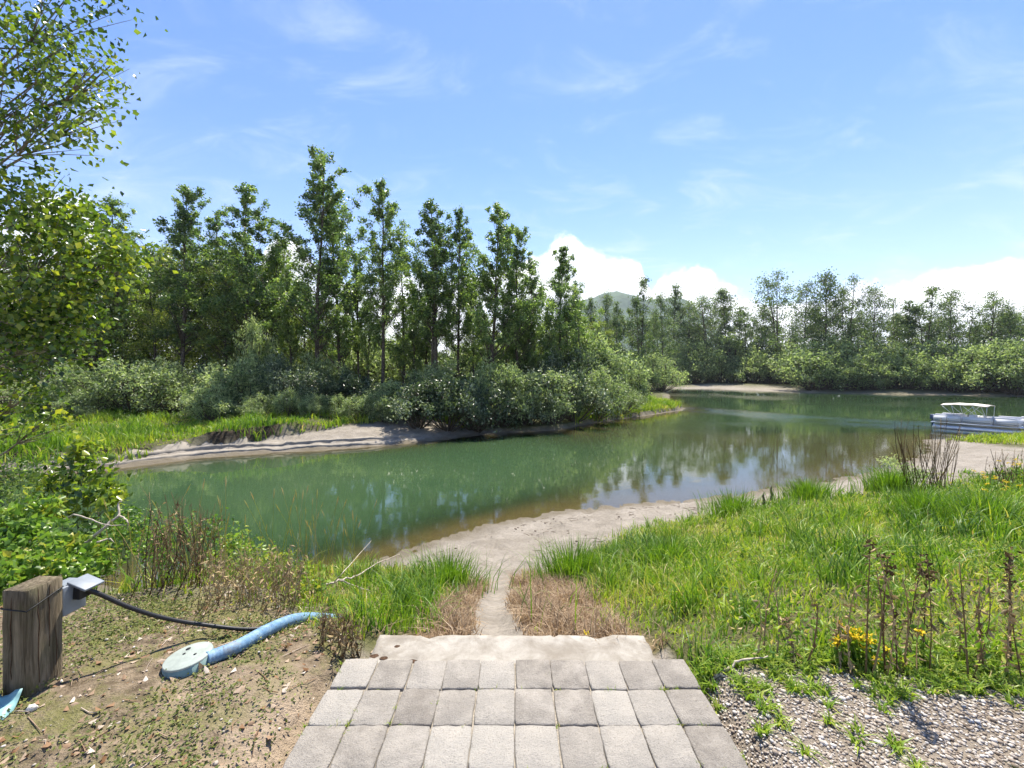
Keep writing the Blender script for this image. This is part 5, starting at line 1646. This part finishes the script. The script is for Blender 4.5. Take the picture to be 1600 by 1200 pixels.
def boat(label, loc, rz):
    """bow along local +x; deck 0.55 m over the water"""
    o = empty('pontoon_boat', loc, rz)
    tag(o, label, 'boat', 'pontoon boats moored at the right bank')
    L, W = 5.6, 2.3
    for s in (-1, 1):
        xs = np.array([-2.75, -2.7, -2.3, 1.9, 2.35, 2.7, 2.85]); rr_ = np.array([.12, .27, .30, .30, .24, .12, .03]); zz_ = np.array([.16, .14, .12, .12, .17, .28, .36])
        MB().tube(np.column_stack([xs, np.full(7, s * .78), zz_]), rr_, 14).build('pontoon', M['alu'], o, True)
        MB().box((0, s * .78, .43), (4.6, .10, .14)).build('riser', M['alu'], o)
    MB().box((0, 0, .54), (L, W, .09)).build('deck', M['alu'], o)
    fz0, fz1 = .60, 1.20
    panels = [(-1.75, -1, 1.7), (0.1, -1, 1.7), (1.75, -1, 1.3), (-1.75, 1, 1.7), (0.1, 1, 1.7), (1.75, 1, 1.3)]
    for cx_, s, l in panels:
        f = MB().box((cx_, s * (W / 2 - .05), (fz0 + fz1) / 2), (l, .03, fz1 - fz0 - .06)).build('fence_panel', M['boatwhite'], o)
        MB().box((cx_, s * (W / 2 - .028), fz0 + .16), (l - .1, .012, .05)).build('stripe', M['boatgrey'], f)
        MB().box((cx_, s * (W / 2 - .028), fz0 + .34), (l - .1, .012, .03)).build('stripe', M['alu'], f)
    for cx_, wy in [(-2.62, W - .1), (2.42, W - .1)]:
        MB().box((cx_, 0, (fz0 + fz1) / 2), (.03, wy, fz1 - fz0 - .06)).build('end_panel', M['boatwhite'], o)
    for s in (-1, 1):
        MB().tube(np.array([[-2.62, s * (W / 2 - .05), fz1], [2.42, s * (W / 2 - .05), fz1]]), .022, 8).build('rail', M['alu'], o)
        for cx_ in (-2.62, -.85, 1.0, 2.42):
            MB().box((cx_, s * (W / 2 - .05), (fz0 + fz1) / 2), (.04, .045, fz1 - fz0)).build('rail_post', M['alu'], o)
    for cx_, cy_, l, w_ in [(-1.8, .72, 1.5, .55), (-1.8, -.72, 1.5, .55), (1.6, .72, 1.3, .55), (1.6, -.72, 1.3, .55)]:
        st_ = bevel(MB().box((cx_, cy_, .80), (l, w_, .40)).build('seat', M['vinyl'], o), .05)
        bevel(MB().box((cx_, cy_ + math.copysign(.22, cy_), 1.14), (l, .14, .34)).build('backrest', M['vinyl'], st_), .05)
    bevel(MB().box((-.2, -.65, .98), (.5, .7, .8), taper=.8).build('console', M['boatwhite'], o), .05)
    MB().tube(np.column_stack([-.5 + .05 * np.sin(np.linspace(0, 6.28, 15)), -.65 + .17 * np.cos(np.linspace(0, 6.28, 15)), 1.32 + .15 * np.sin(np.linspace(0, 6.28, 15))]), .015, 6).build('steering_wheel', M['black'], o)
    # canopy: a bowed sheet on crossed bows
    cx0, cx1, top = -2.15, 0.75, 2.32
    us, vs = np.meshgrid(np.linspace(-1, 1, 14), np.linspace(-1, 1, 10))
    Z = top - .10 * vs ** 2 - .10 * np.abs(us) ** 3 - .02 * np.cos(us * 9)
    S = np.stack([(cx0 + cx1) / 2 + us * (cx1 - cx0) / 2, vs * 1.12, Z], -1)
    ixx = np.arange(140).reshape(10, 14)
    cn = MB().add(S.reshape(-1, 3), np.stack([ixx[:-1, :-1], ixx[:-1, 1:], ixx[1:, 1:], ixx[1:, :-1]], -1).reshape(-1, 4)).build('canopy', M['canvas'], o, True)
    md = cn.modifiers.new('thick', 'SOLIDIFY'); md.thickness = .05
    for s in (-1, 1):
        yy_ = s * (W / 2 - .06)
        for (x0, z0, x1) in [(-1.25, fz1, cx0 + .05), (-1.25, fz1, -1.45), (-.9, fz1, -.1), (.15, fz1, -.75), (.15, fz1, -.15), (.65, fz1, cx1 - .05)]:
            MB().tube(np.array([[x0, yy_, z0], [x1, yy_, top - .2]]), .018, 6).build('canopy_pole', M['alu'], o)
    mt = bevel(MB().box((-2.95, 0, .95), (.42, .34, .45), taper=.8).build('outboard_motor', M['boatblue'], o), .06)
    MB().box((-2.95, 0, .40), (.18, .12, .8)).build('motor_leg', M['boatblue'], mt)
    MB().tube(np.array([[-2.72, .9, .5], [-2.95, .95, .25], [-2.95, .95, -.2]]), .02, 6).build('ladder_rail', M['alu'], o)
    return o


bdir = np.array([0.50, -0.866]); bdir /= np.linalg.norm(bdir)
ctr = np.array([38.4, 38.8]) + bdir * 2.85 + np.array([.866, .5]) * 1.1
brz = math.atan2(bdir[1], bdir[0])
boat('white pontoon boat with cream canopy moored at the right bank', (ctr[0], ctr[1], 0.0), brz)
c2_ = ctr + bdir * 4.6 + np.array([.866, .5]) * 2.9
boat('second pontoon boat cut off by the right edge, behind the first', (c2_[0], c2_[1], 0.0), brz)

# ------------------------------------------------------------------ haze

# ------------------------------------------------------------------ haze
hzb = MB().box((0, 1620, 240), (6400, 3500, 500)).build('haze', None)
m, g, out = mat('summer_haze')
pv_ = g.n('ShaderNodeVolumePrincipled')
pv_.inputs['Color'].default_value = (0.80, 0.88, 1.0, 1)
pv_.inputs['Density'].default_value = 1.0e-4
pv_.inputs['Anisotropy'].default_value = 0.2
g.t.links.new(pv_.outputs[0], out.inputs['Volume'])
hzb.data.materials.append(m)
tag(hzb, 'thin summer haze over the whole river valley', 'haze', kind='stuff')
